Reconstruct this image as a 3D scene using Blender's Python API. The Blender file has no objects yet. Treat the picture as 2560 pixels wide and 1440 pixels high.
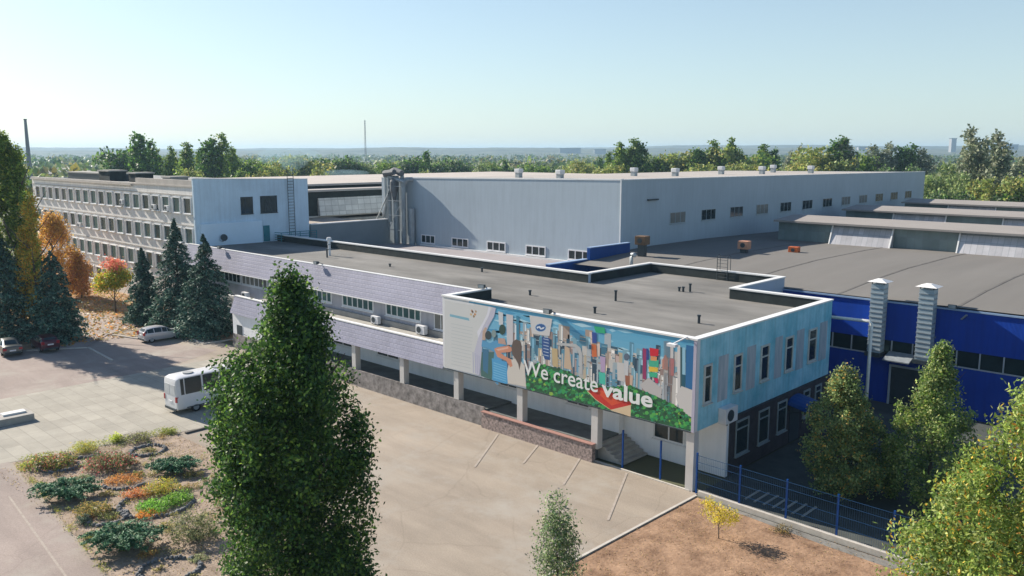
import bpy, bmesh, math, random
import numpy as np
from mathutils import Vector, Matrix
# ---------------------------------------------------------------- camera, sky, sun
FPX, CAMH, PITCH, YAW = 2111.0, 19.0, math.radians(9.15), math.radians(43.8)
scene = bpy.context.scene
col = scene.collection
cd = bpy.data.cameras.new('camera'); cam = bpy.data.objects.new('camera', cd); col.objects.link(cam)
cd.sensor_width = 36; cd.lens = FPX / 2560 * 36; cd.clip_start = 0.5; cd.clip_end = 20000
cam.location = (0, 0, CAMH); cam.rotation_euler = (math.pi / 2 - PITCH, 0, YAW)
scene.camera = cam
KX, KY = 1.72, 0.24                       # shadow offset per metre of height (towards +X and a little +Y)
S = Vector((-KX, -KY, 1)).normalized()
ELEV = math.asin(S.z); AZ = math.atan2(S.x, S.y)
w = bpy.data.worlds.new('World'); scene.world = w; w.use_nodes = True
nt = w.node_tree; bg = nt.nodes['Background']; sky = nt.nodes.new('ShaderNodeTexSky')
sky.sky_type = 'NISHITA'; sky.sun_disc = False; sky.sun_elevation = ELEV; sky.sun_rotation = AZ % (2 * math.pi)
sky.altitude = 150; sky.air_density = 1.0; sky.dust_density = 0.65; sky.ozone_density = 1.6
tint = nt.nodes.new('ShaderNodeMix'); tint.data_type = 'RGBA'; tint.blend_type = 'MULTIPLY'; tint.inputs[0].default_value = 1; tint.inputs[7].default_value = (0.95, 1.0, 1.04, 1)
nt.links.new(sky.outputs[0], tint.inputs[6]); sg = nt.nodes.new('ShaderNodeTexCoord'); sz_ = nt.nodes.new('ShaderNodeSeparateXYZ'); nt.links.new(sg.outputs['Generated'], sz_.inputs[0])
mr = nt.nodes.new('ShaderNodeMapRange'); mr.inputs[1].default_value = 0.0; mr.inputs[2].default_value = 0.42; mr.inputs[3].default_value = 0.55; mr.inputs[4].default_value = 0.0; nt.links.new(sz_.outputs['Z'], mr.inputs[0])
veil = nt.nodes.new('ShaderNodeMix'); veil.data_type = 'RGBA'; veil.inputs[7].default_value = (5.4, 6.7, 6.9, 1); nt.links.new(mr.outputs[0], veil.inputs[0]); nt.links.new(tint.outputs[2], veil.inputs[6])
nt.links.new(veil.outputs[2], bg.inputs[0]); bg.inputs[1].default_value = 0.075
sl = bpy.data.lights.new('sun', 'SUN'); so = bpy.data.objects.new('sun', sl); col.objects.link(so)
sl.energy = 5.0; sl.angle = math.radians(0.5); sl.color = (1.0, 0.90, 0.78)
so.location = (-60, -20, 80); so.rotation_euler = (-S).to_track_quat('-Z', 'Y').to_euler()
scene.view_settings.view_transform = 'Standard'; scene.view_settings.look = 'None'
scene.view_settings.exposure = 0.82; scene.view_settings.gamma = 1
scene.cycles.volume_bounces = 0; scene.cycles.max_bounces = 6; scene.cycles.transparent_max_bounces = 8
rnd = random.Random(7)
# ---------------------------------------------------------------- surveying helpers (photo measurements -> metres)
_F = Vector((-math.sin(YAW), math.cos(YAW), 0)); _R = Vector((math.cos(YAW), math.sin(YAW), 0)); _U = Vector((0, 0, 1))
_fw = _F * math.cos(PITCH) - _U * math.sin(PITCH); _up = _F * math.sin(PITCH) + _U * math.cos(PITCH)
_C = Vector((0, 0, CAMH))
def _ray(x, y): return _fw + _R * ((x - 1280) / FPX) - _up * ((y - 720) / FPX)
def onz(x, y, z=0.0): d = _ray(x, y); return _C + d * ((z - CAMH) / d.z)
def ony(x, y, Y): d = _ray(x, y); return _C + d * (Y / d.y)
def onx(x, y, X): d = _ray(x, y); return _C + d * (X / d.x)
def atd(x, y, dist): d = _ray(x, y); return _C + d * (dist / d.dot(_F))
# ---------------------------------------------------------------- materials
MATS = {}
def mat(name, c, rough=0.8, var=0.15, scale=2.0, c2=None, metal=0.0, bump=0.0, spec=0.3, stretch=(1, 1, 1), streak=0.0, detail=6):
    if name in MATS: return MATS[name]
    m = bpy.data.materials.new(name); m.use_nodes = True; n = m.node_tree; b = n.nodes['Principled BSDF']
    b.inputs['Roughness'].default_value = rough; b.inputs['Metallic'].default_value = metal
    b.inputs['Specular IOR Level'].default_value = spec
    tc = n.nodes.new('ShaderNodeTexCoord'); mp = n.nodes.new('ShaderNodeMapping'); mp.inputs['Scale'].default_value = stretch
    n.links.new(tc.outputs['Object'], mp.inputs['Vector'])
    nz = n.nodes.new('ShaderNodeTexNoise'); nz.inputs['Scale'].default_value = scale; nz.inputs['Detail'].default_value = detail
    nz.inputs['Roughness'].default_value = 0.65
    n.links.new(mp.outputs[0], nz.inputs['Vector'])
    rp = n.nodes.new('ShaderNodeValToRGB'); rp.color_ramp.elements[0].position = 0.3; rp.color_ramp.elements[1].position = 0.72
    ca = tuple(max(0, v * (1 - var)) for v in c); cb = tuple(min(1, v * (1 + var)) for v in (c2 if c2 else c))
    rp.color_ramp.elements[0].color = (*ca, 1); rp.color_ramp.elements[1].color = (*cb, 1)
    n.links.new(nz.outputs['Fac'], rp.inputs[0]); out = rp.outputs[0]
    if streak:
        n2 = n.nodes.new('ShaderNodeTexNoise'); n2.inputs['Scale'].default_value = 1.0; n2.inputs['Detail'].default_value = 4
        m2 = n.nodes.new('ShaderNodeMapping'); m2.inputs['Scale'].default_value = (3, 3, 0.25)
        n.links.new(tc.outputs['Object'], m2.inputs['Vector']); n.links.new(m2.outputs[0], n2.inputs['Vector'])
        mx = n.nodes.new('ShaderNodeMix'); mx.data_type = 'RGBA'; mx.blend_type = 'MULTIPLY'; mx.inputs[0].default_value = streak
        r2 = n.nodes.new('ShaderNodeValToRGB'); r2.color_ramp.elements[0].position = 0.35; r2.color_ramp.elements[1].position = 0.6
        r2.color_ramp.elements[0].color = (0.45, 0.45, 0.45, 1); r2.color_ramp.elements[1].color = (1, 1, 1, 1)
        n.links.new(n2.outputs['Fac'], r2.inputs[0]); n.links.new(out, mx.inputs[6]); n.links.new(r2.outputs[0], mx.inputs[7]); out = mx.outputs[2]
    n.links.new(out, b.inputs['Base Color'])
    if bump:
        bp = n.nodes.new('ShaderNodeBump'); bp.inputs['Strength'].default_value = bump; bp.inputs['Distance'].default_value = 0.05
        n3 = n.nodes.new('ShaderNodeTexNoise'); n3.inputs['Scale'].default_value = scale * 6; n3.inputs['Detail'].default_value = 5
        n.links.new(mp.outputs[0], n3.inputs['Vector']); n.links.new(n3.outputs['Fac'], bp.inputs['Height']); n.links.new(bp.outputs[0], b.inputs['Normal'])
    MATS[name] = m; return m
def grid_mat(name, c, line, sx, sy, lw=0.03, plane='XY', rough=0.85, offs=0.5, var=0.12, bump=0.2):
    """tiles or slabs: a brick texture laid over metres"""
    if name in MATS: return MATS[name]
    m = bpy.data.materials.new(name); m.use_nodes = True; n = m.node_tree; b = n.nodes['Principled BSDF']; b.inputs['Roughness'].default_value = rough
    b.inputs['Specular IOR Level'].default_value = 0.25
    tc = n.nodes.new('ShaderNodeTexCoord'); sp = n.nodes.new('ShaderNodeSeparateXYZ'); cb = n.nodes.new('ShaderNodeCombineXYZ')
    n.links.new(tc.outputs['Object'], sp.inputs[0])
    n.links.new(sp.outputs[plane[0]], cb.inputs[0]); n.links.new(sp.outputs[plane[1]], cb.inputs[1])
    br = n.nodes.new('ShaderNodeTexBrick'); br.inputs['Scale'].default_value = 1; br.inputs['Brick Width'].default_value = sx; br.inputs['Row Height'].default_value = sy
    br.inputs['Mortar Size'].default_value = lw; br.inputs['Mortar Smooth'].default_value = 0.3; br.offset = offs
    br.inputs['Color1'].default_value = (*[v * (1 - var) for v in c], 1); br.inputs['Color2'].default_value = (*[min(1, v * (1 + var)) for v in c], 1)
    br.inputs['Mortar'].default_value = (*line, 1); n.links.new(cb.outputs[0], br.inputs['Vector'])
    nz = n.nodes.new('ShaderNodeTexNoise'); nz.inputs['Scale'].default_value = 0.35; nz.inputs['Detail'].default_value = 8; nz.inputs['Roughness'].default_value = 0.7
    n.links.new(tc.outputs['Object'], nz.inputs['Vector'])
    r = n.nodes.new('ShaderNodeValToRGB'); r.color_ramp.elements[0].position = 0.3; r.color_ramp.elements[1].position = 0.7
    r.color_ramp.elements[0].color = (0.78, 0.78, 0.78, 1); r.color_ramp.elements[1].color = (1.1, 1.1, 1.1, 1); n.links.new(nz.outputs['Fac'], r.inputs[0])
    mx = n.nodes.new('ShaderNodeMix'); mx.data_type = 'RGBA'; mx.blend_type = 'MULTIPLY'; mx.inputs[0].default_value = 1
    n.links.new(br.outputs['Color'], mx.inputs[6]); n.links.new(r.outputs[0], mx.inputs[7]); n.links.new(mx.outputs[2], b.inputs['Base Color'])
    if bump:
        bp = n.nodes.new('ShaderNodeBump'); bp.inputs['Strength'].default_value = bump; bp.inputs['Distance'].default_value = -0.03
        n.links.new(br.outputs['Fac'], bp.inputs['Height']); n.links.new(bp.outputs[0], b.inputs['Normal'])
    MATS[name] = m; return m
def ribbed(name, c, axis='X', freq=4.0, rough=0.45, var=0.1, strength=0.5, metal=0.0):
    """profiled sheet metal: vertical ribs"""
    if name in MATS: return MATS[name]
    m = mat(name, c, rough=rough, var=var, scale=0.25, streak=0.25, metal=metal); n = m.node_tree; b = n.nodes['Principled BSDF']
    tc = n.nodes.new('ShaderNodeTexCoord'); wv = n.nodes.new('ShaderNodeTexWave'); wv.bands_direction = axis; wv.inputs['Scale'].default_value = freq
    n.links.new(tc.outputs['Object'], wv.inputs['Vector'])
    bp = n.nodes.new('ShaderNodeBump'); bp.inputs['Strength'].default_value = strength; bp.inputs['Distance'].default_value = 0.03
    n.links.new(wv.outputs['Fac'], bp.inputs['Height']); n.links.new(bp.outputs[0], b.inputs['Normal'])
    return m
def leafmat(name, trans=0.35, rough=0.55):
    if name in MATS: return MATS[name]
    m = bpy.data.materials.new(name); m.use_nodes = True; n = m.node_tree; b = n.nodes['Principled BSDF']
    at = n.nodes.new('ShaderNodeAttribute'); at.attribute_name = 'Col'
    b.inputs['Roughness'].default_value = rough; b.inputs['Specular IOR Level'].default_value = 0.4
    n.links.new(at.outputs['Color'], b.inputs['Base Color'])
    tr = n.nodes.new('ShaderNodeBsdfTranslucent'); n.links.new(at.outputs['Color'], tr.inputs['Color'])
    mx = n.nodes.new('ShaderNodeMixShader'); mx.inputs[0].default_value = trans
    n.links.new(b.outputs[0], mx.inputs[1]); n.links.new(tr.outputs[0], mx.inputs[2])
    n.links.new(mx.outputs[0], n.nodes['Material Output'].inputs['Surface']); MATS[name] = m; return m
def paintmat(name, rough=0.5):
    if name in MATS: return MATS[name]
    m = bpy.data.materials.new(name); m.use_nodes = True; n = m.node_tree; b = n.nodes['Principled BSDF']
    at = n.nodes.new('ShaderNodeAttribute'); at.attribute_name = 'Col'; b.inputs['Roughness'].default_value = rough
    n.links.new(at.outputs['Color'], b.inputs['Base Color']); MATS[name] = m; return m
def gloss(name, c, rough=0.1, metal=0.0, spec=0.5):
    return mat(name, c, rough=rough, var=0.25, scale=0.8, metal=metal, spec=spec)
# ---------------------------------------------------------------- mesh helpers
class MB:
    def __init__(s): s.v = []; s.f = []; s.m = []; s.c = []
    def poly(s, pts, mi=0, c=None):
        i = len(s.v); s.v += [tuple(p) for p in pts]; s.f.append(tuple(range(i, i + len(pts)))); s.m.append(mi); s.c.append(c or (1, 1, 1)); return s
    def hexa(s, p, mi=0, c=None):          # p: 4 bottom (ccw), 4 top
        i = len(s.v); s.v += [tuple(q) for q in p]
        for f in ((3, 2, 1, 0), (4, 5, 6, 7), (0, 1, 5, 4), (1, 2, 6, 5), (2, 3, 7, 6), (3, 0, 4, 7)):
            s.f.append(tuple(i + k for k in f)); s.m.append(mi); s.c.append(c or (1, 1, 1))
        return s
    def box(s, x0, x1, y0, y1, z0, z1, mi=0, c=None):
        x0, x1 = sorted((x0, x1)); y0, y1 = sorted((y0, y1)); z0, z1 = sorted((z0, z1))
        return s.hexa([(x0, y0, z0), (x1, y0, z0), (x1, y1, z0), (x0, y1, z0), (x0, y0, z1), (x1, y0, z1), (x1, y1, z1), (x0, y1, z1)], mi, c)
    def bar(s, a, b, wd, hg, mi=0):        # box beam from a to b
        a = Vector(a); b = Vector(b); d = (b - a).normalized(); u = Vector((0, 0, 1)) if abs(d.z) < 0.9 else Vector((1, 0, 0))
        r = d.cross(u).normalized() * wd / 2; q = r.cross(d).normalized() * hg / 2
        return s.hexa([a - r - q, b - r - q, b + r - q, a + r - q, a - r + q, b - r + q, b + r + q, a + r + q], mi)
    def tube(s, pts, r, n=8, mi=0, cap=True):
        pts = [Vector(p) for p in pts]; rs = r if isinstance(r, (list, tuple)) else [r] * len(pts); base = len(s.v)
        for k, p in enumerate(pts):
            d = (pts[min(k + 1, len(pts) - 1)] - pts[max(k - 1, 0)]).normalized(); u = Vector((0, 0, 1)) if abs(d.z) < 0.9 else Vector((1, 0, 0))
            a = d.cross(u).normalized(); b = d.cross(a).normalized()
            for j in range(n): t = 2 * math.pi * j / n; s.v.append(tuple(p + (a * math.cos(t) + b * math.sin(t)) * rs[k]))
        for k in range(len(pts) - 1):
            for j in range(n):
                s.f.append((base + k * n + j, base + k * n + (j + 1) % n, base + (k + 1) * n + (j + 1) % n, base + (k + 1) * n + j)); s.m.append(mi); s.c.append((1, 1, 1))
        if cap:
            s.f.append(tuple(base + j for j in range(n))); s.m.append(mi); s.c.append((1, 1, 1))
            s.f.append(tuple(base + (len(pts) - 1) * n + j for j in reversed(range(n)))); s.m.append(mi); s.c.append((1, 1, 1))
        return s
    def build(s, name, mats, parent=None, smooth=False, loc=None, rz=0, bevel=0, colors=False):
        me = bpy.data.meshes.new(name); me.from_pydata(s.v, [], s.f); me.update()
        if not isinstance(mats, (list, tuple)): mats = [mats]
        for m in mats: me.materials.append(m)
        me.polygons.foreach_set('material_index', s.m)
        if colors:
            a = me.color_attributes.new('Col', 'FLOAT_COLOR', 'CORNER'); arr = []
            for f, c in zip(s.f, s.c): arr += [*c, 1.0] * len(f)
            a.data.foreach_set('color', arr)
        bm = bmesh.new(); bm.from_mesh(me); bmesh.ops.recalc_face_normals(bm, faces=bm.faces)
        if bevel: bmesh.ops.bevel(bm, geom=bm.edges, offset=bevel, segments=2, affect='EDGES', profile=0.6)
        bm.to_mesh(me); bm.free()
        if smooth: me.polygons.foreach_set('use_smooth', [True] * len(me.polygons))
        o = bpy.data.objects.new(name, me); col.objects.link(o)
        if parent: o.parent = parent
        if loc is not None: o.location = loc
        o.rotation_euler.z = rz
        return o
def tag(o, label=None, cat=None, group=None, kind=None):
    if label: o['label'] = label
    if cat: o['category'] = cat
    if group: o['group'] = group
    if kind: o['kind'] = kind
    return o
def thing(name, label, cat, loc=(0, 0, 0), rz=0, group=None):
    o = bpy.data.objects.new(name, None); col.objects.link(o); o.location = loc; o.rotation_euler.z = rz; o.empty_display_size = 0.3
    return tag(o, label, cat, group)
def dup(root, loc, rz=0, scale=None, label=None, group=None):
    r = root.copy(); col.objects.link(r); r.location = loc; r.rotation_euler.z = rz
    if scale: r.scale = scale
    if label: r['label'] = label
    if group: r['group'] = group
    for ch in list(root.children):
        c = ch.copy(); col.objects.link(c); c.parent = r
        for g in list(ch.children):
            d = g.copy(); col.objects.link(d); d.parent = c
    return r
def struct(name, mb, m, **k): return tag(mb.build(name, m, **k), kind='structure')
# ---------------------------------------------------------------- palette
M_white = mat('white_paint', (0.72, 0.73, 0.74), 0.5, 0.06, 1.5)
M_trim = mat('pale_metal_trim', (0.78, 0.78, 0.76), 0.4, 0.06, 0.7)
M_wallgrey = mat('grey_render_wall', (0.42, 0.45, 0.48), 0.9, 0.12, 0.5, streak=0.35)
M_cream = mat('weathered_cream_panel', (0.83, 0.82, 0.79), 0.9, 0.10, 0.45, streak=0.2)
M_blue = ribbed('blue_profiled_sheet', (0.002, 0.05, 0.37), 'X', 4.0, 0.42)
M_bluec = mat('blue_enamel', (0.003, 0.055, 0.24), 0.4, 0.1, 2)
M_shed = mat('pale_grey_cladding', (0.39, 0.46, 0.51), 0.5, 0.06, 0.15, streak=0.12)
M_roof = mat('grey_roof_felt', (0.155, 0.153, 0.142), 0.95, 0.26, 0.16, c2=(0.21, 0.205, 0.19), bump=0.3, detail=10, stretch=(0.6, 1.6, 1))
M_roof2 = mat('grey_roof_membrane', (0.175, 0.168, 0.155), 0.95, 0.1, 0.1, bump=0.2, detail=8, stretch=(2.5, 0.4, 1))
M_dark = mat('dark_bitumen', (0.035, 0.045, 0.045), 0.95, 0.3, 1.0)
M_glass = gloss('window_glass', (0.018, 0.035, 0.04), 0.08)
M_glass2 = gloss('curtained_glass', (0.20, 0.20, 0.185), 0.2)
M_glass3 = gloss('greenish_glass', (0.055, 0.12, 0.12), 0.12)
M_glass4 = gloss('dull_curtained_glass', (0.06, 0.075, 0.07), 0.2)
M_tile = grid_mat('lilac_metal_tiles', (0.27, 0.275, 0.36), (0.21, 0.215, 0.29), 0.45, 0.33, 0.03, 'XZ', rough=0.5, bump=0.35, var=0.05)
M_conc = mat('concrete', (0.36, 0.35, 0.32), 0.9, 0.18, 1.2, bump=0.2)
M_steel = mat('dark_steel', (0.04, 0.055, 0.065), 0.5, 0.2, 3)
M_galv = mat('galvanised_steel', (0.34, 0.38, 0.40), 0.5, 0.18, 1.5, metal=0.3, streak=0.3)
M_teal = mat('teal_painted_steel', (0.03, 0.20, 0.24), 0.5, 0.15, 3)
M_bark = mat('bark', (0.10, 0.085, 0.07), 0.95, 0.3, 4, bump=0.5)
M_leaf = leafmat('leaf_green', 0.42); M_needle = leafmat('needle', 0.12, 0.7)
# ================================================================ SETTING
g = MB(); g.poly([(-9000, -3000, -0.06), (6000, -3000, -0.06), (6000, 11000, -0.06), (-9000, 11000, -0.06)])
M_field = mat('far_fields', (0.085, 0.10, 0.055), 1.0, 0.35, 0.008, c2=(0.15, 0.15, 0.09)); struct('ground', g, M_field)
def sheet(name, pts, z, m, sub=0):
    b = MB(); b.poly([(p[0], p[1], z) for p in pts]); return struct(name, b, m)
def asphalt(name, c, c2, crack=True):
    m = mat(name, c, 0.92, 0.12, 0.10, c2=c2, bump=0.25, detail=10, spec=0.2); n = m.node_tree; b = n.nodes['Principled BSDF']
    src = b.inputs['Base Color'].links[0].from_socket
    tc = n.nodes.new('ShaderNodeTexCoord'); mp = n.nodes.new('ShaderNodeMapping'); mp.inputs['Scale'].default_value = (0.22, 1.3, 1); mp.inputs['Rotation'].default_value = (0, 0, 0.9)
    n1 = n.nodes.new('ShaderNodeTexNoise'); n1.inputs['Scale'].default_value = 0.55; n1.inputs['Detail'].default_value = 7; n1.inputs['Roughness'].default_value = 0.6
    n.links.new(tc.outputs['Object'], mp.inputs[0]); n.links.new(mp.outputs[0], n1.inputs['Vector'])
    r = n.nodes.new('ShaderNodeValToRGB'); r.color_ramp.elements[0].position = 0.36; r.color_ramp.elements[1].position = 0.66
    r.color_ramp.elements[0].color = (0.89, 0.885, 0.88, 1); r.color_ramp.elements[1].color = (1.08, 1.08, 1.07, 1); n.links.new(n1.outputs['Fac'], r.inputs[0])
    mx = n.nodes.new('ShaderNodeMix'); mx.data_type = 'RGBA'; mx.blend_type = 'MULTIPLY'; mx.inputs[0].default_value = 1
    n.links.new(src, mx.inputs[6]); n.links.new(r.outputs[0], mx.inputs[7])
    vo = n.nodes.new('ShaderNodeTexNoise'); vo.inputs['Scale'].default_value = 14; vo.inputs['Detail'].default_value = 3
    n.links.new(tc.outputs['Object'], vo.inputs['Vector'])
    r3 = n.nodes.new('ShaderNodeValToRGB'); r3.color_ramp.elements[0].position = 0.3; r3.color_ramp.elements[1].position = 0.7
    r3.color_ramp.elements[0].color = (0.86, 0.86, 0.86, 1); r3.color_ramp.elements[1].color = (1.1, 1.1, 1.1, 1); n.links.new(vo.outputs['Fac'], r3.inputs[0])
    m3 = n.nodes.new('ShaderNodeMix'); m3.data_type = 'RGBA'; m3.blend_type = 'MULTIPLY'; m3.inputs[0].default_value = 1
    n.links.new(mx.outputs[2], m3.inputs[6]); n.links.new(r3.outputs[0], m3.inputs[7]); wn = n.nodes.new('ShaderNodeTexNoise'); wn.inputs['Scale'].default_value = .6; n.links.new(tc.outputs['Object'], wn.inputs['Vector'])
    wm = n.nodes.new('ShaderNodeMix'); wm.data_type = 'RGBA'; wm.inputs[0].default_value = .35; n.links.new(tc.outputs['Object'], wm.inputs[6]); n.links.new(wn.outputs['Color'], wm.inputs[7])
    cr = n.nodes.new('ShaderNodeTexVoronoi'); cr.feature = 'DISTANCE_TO_EDGE'; cr.inputs['Scale'].default_value = .30; n.links.new(wm.outputs[2], cr.inputs['Vector'])
    r5 = n.nodes.new('ShaderNodeValToRGB'); r5.color_ramp.elements[0].position = 0.0; r5.color_ramp.elements[1].position = 0.012; r5.color_ramp.elements[0].color = (.90, .895, .89, 1); r5.color_ramp.elements[1].color = (1, 1, 1, 1); n.links.new(cr.outputs['Distance'], r5.inputs[0])
    m5 = n.nodes.new('ShaderNodeMix'); m5.data_type = 'RGBA'; m5.blend_type = 'MULTIPLY'; m5.inputs[0].default_value = 1; n.links.new(m3.outputs[2], m5.inputs[6]); n.links.new(r5.outputs[0], m5.inputs[7])
    n6 = n.nodes.new('ShaderNodeTexNoise'); n6.inputs['Scale'].default_value = .22; n6.inputs['Detail'].default_value = 9; n6.inputs['Roughness'].default_value = .7; n.links.new(tc.outputs['Object'], n6.inputs['Vector'])
    r6 = n.nodes.new('ShaderNodeValToRGB'); r6.color_ramp.elements[0].position = .50; r6.color_ramp.elements[1].position = .68; r6.color_ramp.elements[0].color = (0, 0, 0, 1); r6.color_ramp.elements[1].color = (1, 1, 1, 1); n.links.new(n6.outputs['Fac'], r6.inputs[0])
    m6 = n.nodes.new('ShaderNodeMix'); m6.data_type = 'RGBA'; m6.inputs[7].default_value = (.365, .335, .29, 1); n.links.new(r6.outputs[0], m6.inputs[0]); n.links.new(m5.outputs[2], m6.inputs[6])
    n.links.new(m6.outputs[2], b.inputs['Base Color']); return m
M_asph = asphalt('pale_worn_asphalt', (0.315, 0.272, 0.222), (0.355, 0.305, 0.25))
M_asph2 = asphalt('pinkish_asphalt', (0.30, 0.253, 0.228), (0.335, 0.28, 0.25))
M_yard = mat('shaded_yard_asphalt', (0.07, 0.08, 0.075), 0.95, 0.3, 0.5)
M_dirt = mat('dry_dirt', (0.215, 0.125, 0.075), 1.0, 0.30, 0.8, c2=(0.345, 0.225, 0.145), bump=0.8, detail=12)
M_soil = mat('bed_soil', (0.26, 0.20, 0.15), 1.0, 0.25, 1.6, c2=(0.36, 0.285, 0.22), bump=0.8, detail=12)
M_dry = mat('leaf_strewn_dry_grass', (0.27, 0.15, 0.075), 1.0, 0.4, 0.5, c2=(0.38, 0.27, 0.17), bump=0.8, detail=12)
M_slab = grid_mat('concrete_slabs', (0.375, 0.355, 0.30), (0.27, 0.255, 0.215), 2.0, 1.0, 0.02, 'XY', rough=0.9, offs=0.0, var=0.07)
M_yel = mat('kerb_stone', (0.50, 0.47, 0.42), 0.9, 0.15, 2)
sheet('parking_asphalt', [(-96, -10), (-23.7, -10), (-23.7, 39.86), (-96, 39.86)], 0.0, M_asph)
sheet('side_asphalt', [(-100, -10), (-72.2, -10), (-72.2, 25.5), (-70.5, 26), (-76, 38), (-86, 35), (-100, 30)], 0.006, M_asph2)
sheet('plaza', [(-72.1, -12), (-57.0, -12), (-57.0, 14.6), (-55.0, 24.2), (-54.6, 27.4), (-56, 38.2), (-73, 38.2)], 0.012, M_slab)
sheet('path', [(-57.2, -12), (-30, -12), (-33, 10.6), (-38.2, 13.0), (-56.6, 14.4), (-57.2, 14.5)], 0.016, M_asph2)
sheet('garden_bed', [(-56.8, 14.6), (-37.6, 13.1), (-33, 12.0), (-31, 19), (-36, 22.8), (-47, 24.3), (-54.9, 24.0)], 0.03, M_soil)
sheet('leafy_verge', [(-150, 29), (-94, 29), (-91.4, 33.5), (-93.5, 38.4), (-88.5, 38.0), (-77.5, 41), (-77.5, 45.2), (-150, 45.2)], 0.05, M_dry)
sheet('left_verge', [(-150, 10), (-96, 10), (-89.5, 25.0), (-89.0, 29.0), (-150, 29)], 0.045, M_dry)
M_path2 = mat('pale_footpath', (0.34, 0.29, 0.26), 0.95, 0.15, 0.6)
sheet('footpath', [(-89.0, 25.2), (-86.5, 29.5), (-90.8, 33.3), (-93.4, 38.2), (-101, 37.6), (-108, 35.5), (-104, 32.5), (-92, 30.2)], 0.058, M_path2)
sheet('dirt_lot', [(-23.5, -10), (10, -10), (10, 38.6), (-23.5, 39.3)], 0.02, M_dirt)
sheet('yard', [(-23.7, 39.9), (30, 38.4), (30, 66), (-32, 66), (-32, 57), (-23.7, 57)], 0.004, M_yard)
def kerb(pts, h=0.13, wd=0.16, m=None, z=0):
    b = MB()
    for a, c in zip(pts[:-1], pts[1:]): b.bar((a[0], a[1], z + h / 2), (c[0], c[1], z + h / 2), wd, h)
    return struct('kerb', b, m or M_yel)
kerb([(-23.55, 39.45), (-23.62, 25)], 0.08, 0.15)
kerb([(-23.5, 39.62), (-15.5, 39.35), (12, 38.6)], 0.30, 0.24)
b = MB(); b.poly([(-23.4, 39.42, .024), (-15.5, 39.12, .024), (12, 38.3, .024), (12, 37.5, .024), (-15.5, 38.5, .024), (-22.5, 39.15, .024)]); struct('pavement', b, mat('old_edge_concrete', (0.20, 0.195, 0.18), 1, 0.3, 1.5))
kerb([(-54.4, 24.5), (-54.5, 28.2)], 0.12, 0.18, mat('dark_kerb', (0.12, 0.11, 0.10), 0.9))
kerb([(-89.0, 25.0), (-86.0, 29.6), (-79.0, 29.2)], 0.11, 0.16)
kerb([(-91.5, 33.2), (-86.5, 34.6)], 0.12, 0.16)
kerb([(-84.6, 38.6), (-79.3, 38.2), (-79.1, 41.5)], 0.12, 0.16)
kerb([(-56.0, 39.82), (-31.0, 39.82), (-24.2, 39.82)], 0.05, 0.14)
# parking bay lines
b = MB()
for (x0, y0), (x1, y1) in (((1450, 1145), (1408, 1212)), ((1345, 1112), (1308, 1158)), ((1245, 1085), (1187, 1167)), ((1567, 1182), (1520, 1300))):
    p, q = onz(x0, y0, .02), onz(x1, y1, .02); n_ = (q - p).cross(Vector((0, 0, 1))).normalized() * 0.07
    b.poly([p - n_, q - n_, q + n_, p + n_])
struct('bay_lines', b, mat('worn_line_paint', (0.365, 0.32, 0.275), 0.9, 0.2, 3))
b = MB(); p, q = onz(22, 1240, .022), onz(175, 1455, .022); n_ = (q - p).cross(Vector((0, 0, 1))).normalized() * 0.05; b.poly([p - n_, q - n_, q + n_, p + n_])
struct('path_line', b, MATS['worn_line_paint'])
# hills on the horizon
def hills(name, dist, h0, h1, seed, m):
    r = np.random.RandomState(seed); n = 160; b = MB(); ph = r.rand(6) * 6; pr = []
    for k in range(n):
        a = math.radians(-44 + 88 * k / (n - 1)); t = k / (n - 1)
        h = h0 + (h1 - h0) * t + 5 * math.sin(3.1 * t * 3 + ph[0]) + 3.5 * math.sin(t * 23 + ph[1]) + 1.6 * math.sin(t * 61 + ph[2]) + r.rand() * 2.0
        d = _F * math.cos(a) + _R * math.sin(a)
        pr.append([d * (dist * s_) + Vector((0, 0, z_)) for s_, z_ in ((0.72, -0.5), (0.86, h * 0.35), (0.95, h * 0.8), (1.0, h), (1.1, h * 0.7), (1.25, -0.5))])
    for A, B in zip(pr[:-1], pr[1:]):
        for i in range(5): b.poly([A[i], B[i], B[i + 1], A[i + 1]])
    o = struct(name, b, m, smooth=True); return o
M_hill = mat('wooded_hills', (0.055, 0.075, 0.04), 1.0, 0.5, 0.01, c2=(0.10, 0.11, 0.07), detail=10)
hills('hills', 3400, 22, 36, 3, M_hill); hills('hills', 4600, 36, 50, 5, M_hill)
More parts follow.
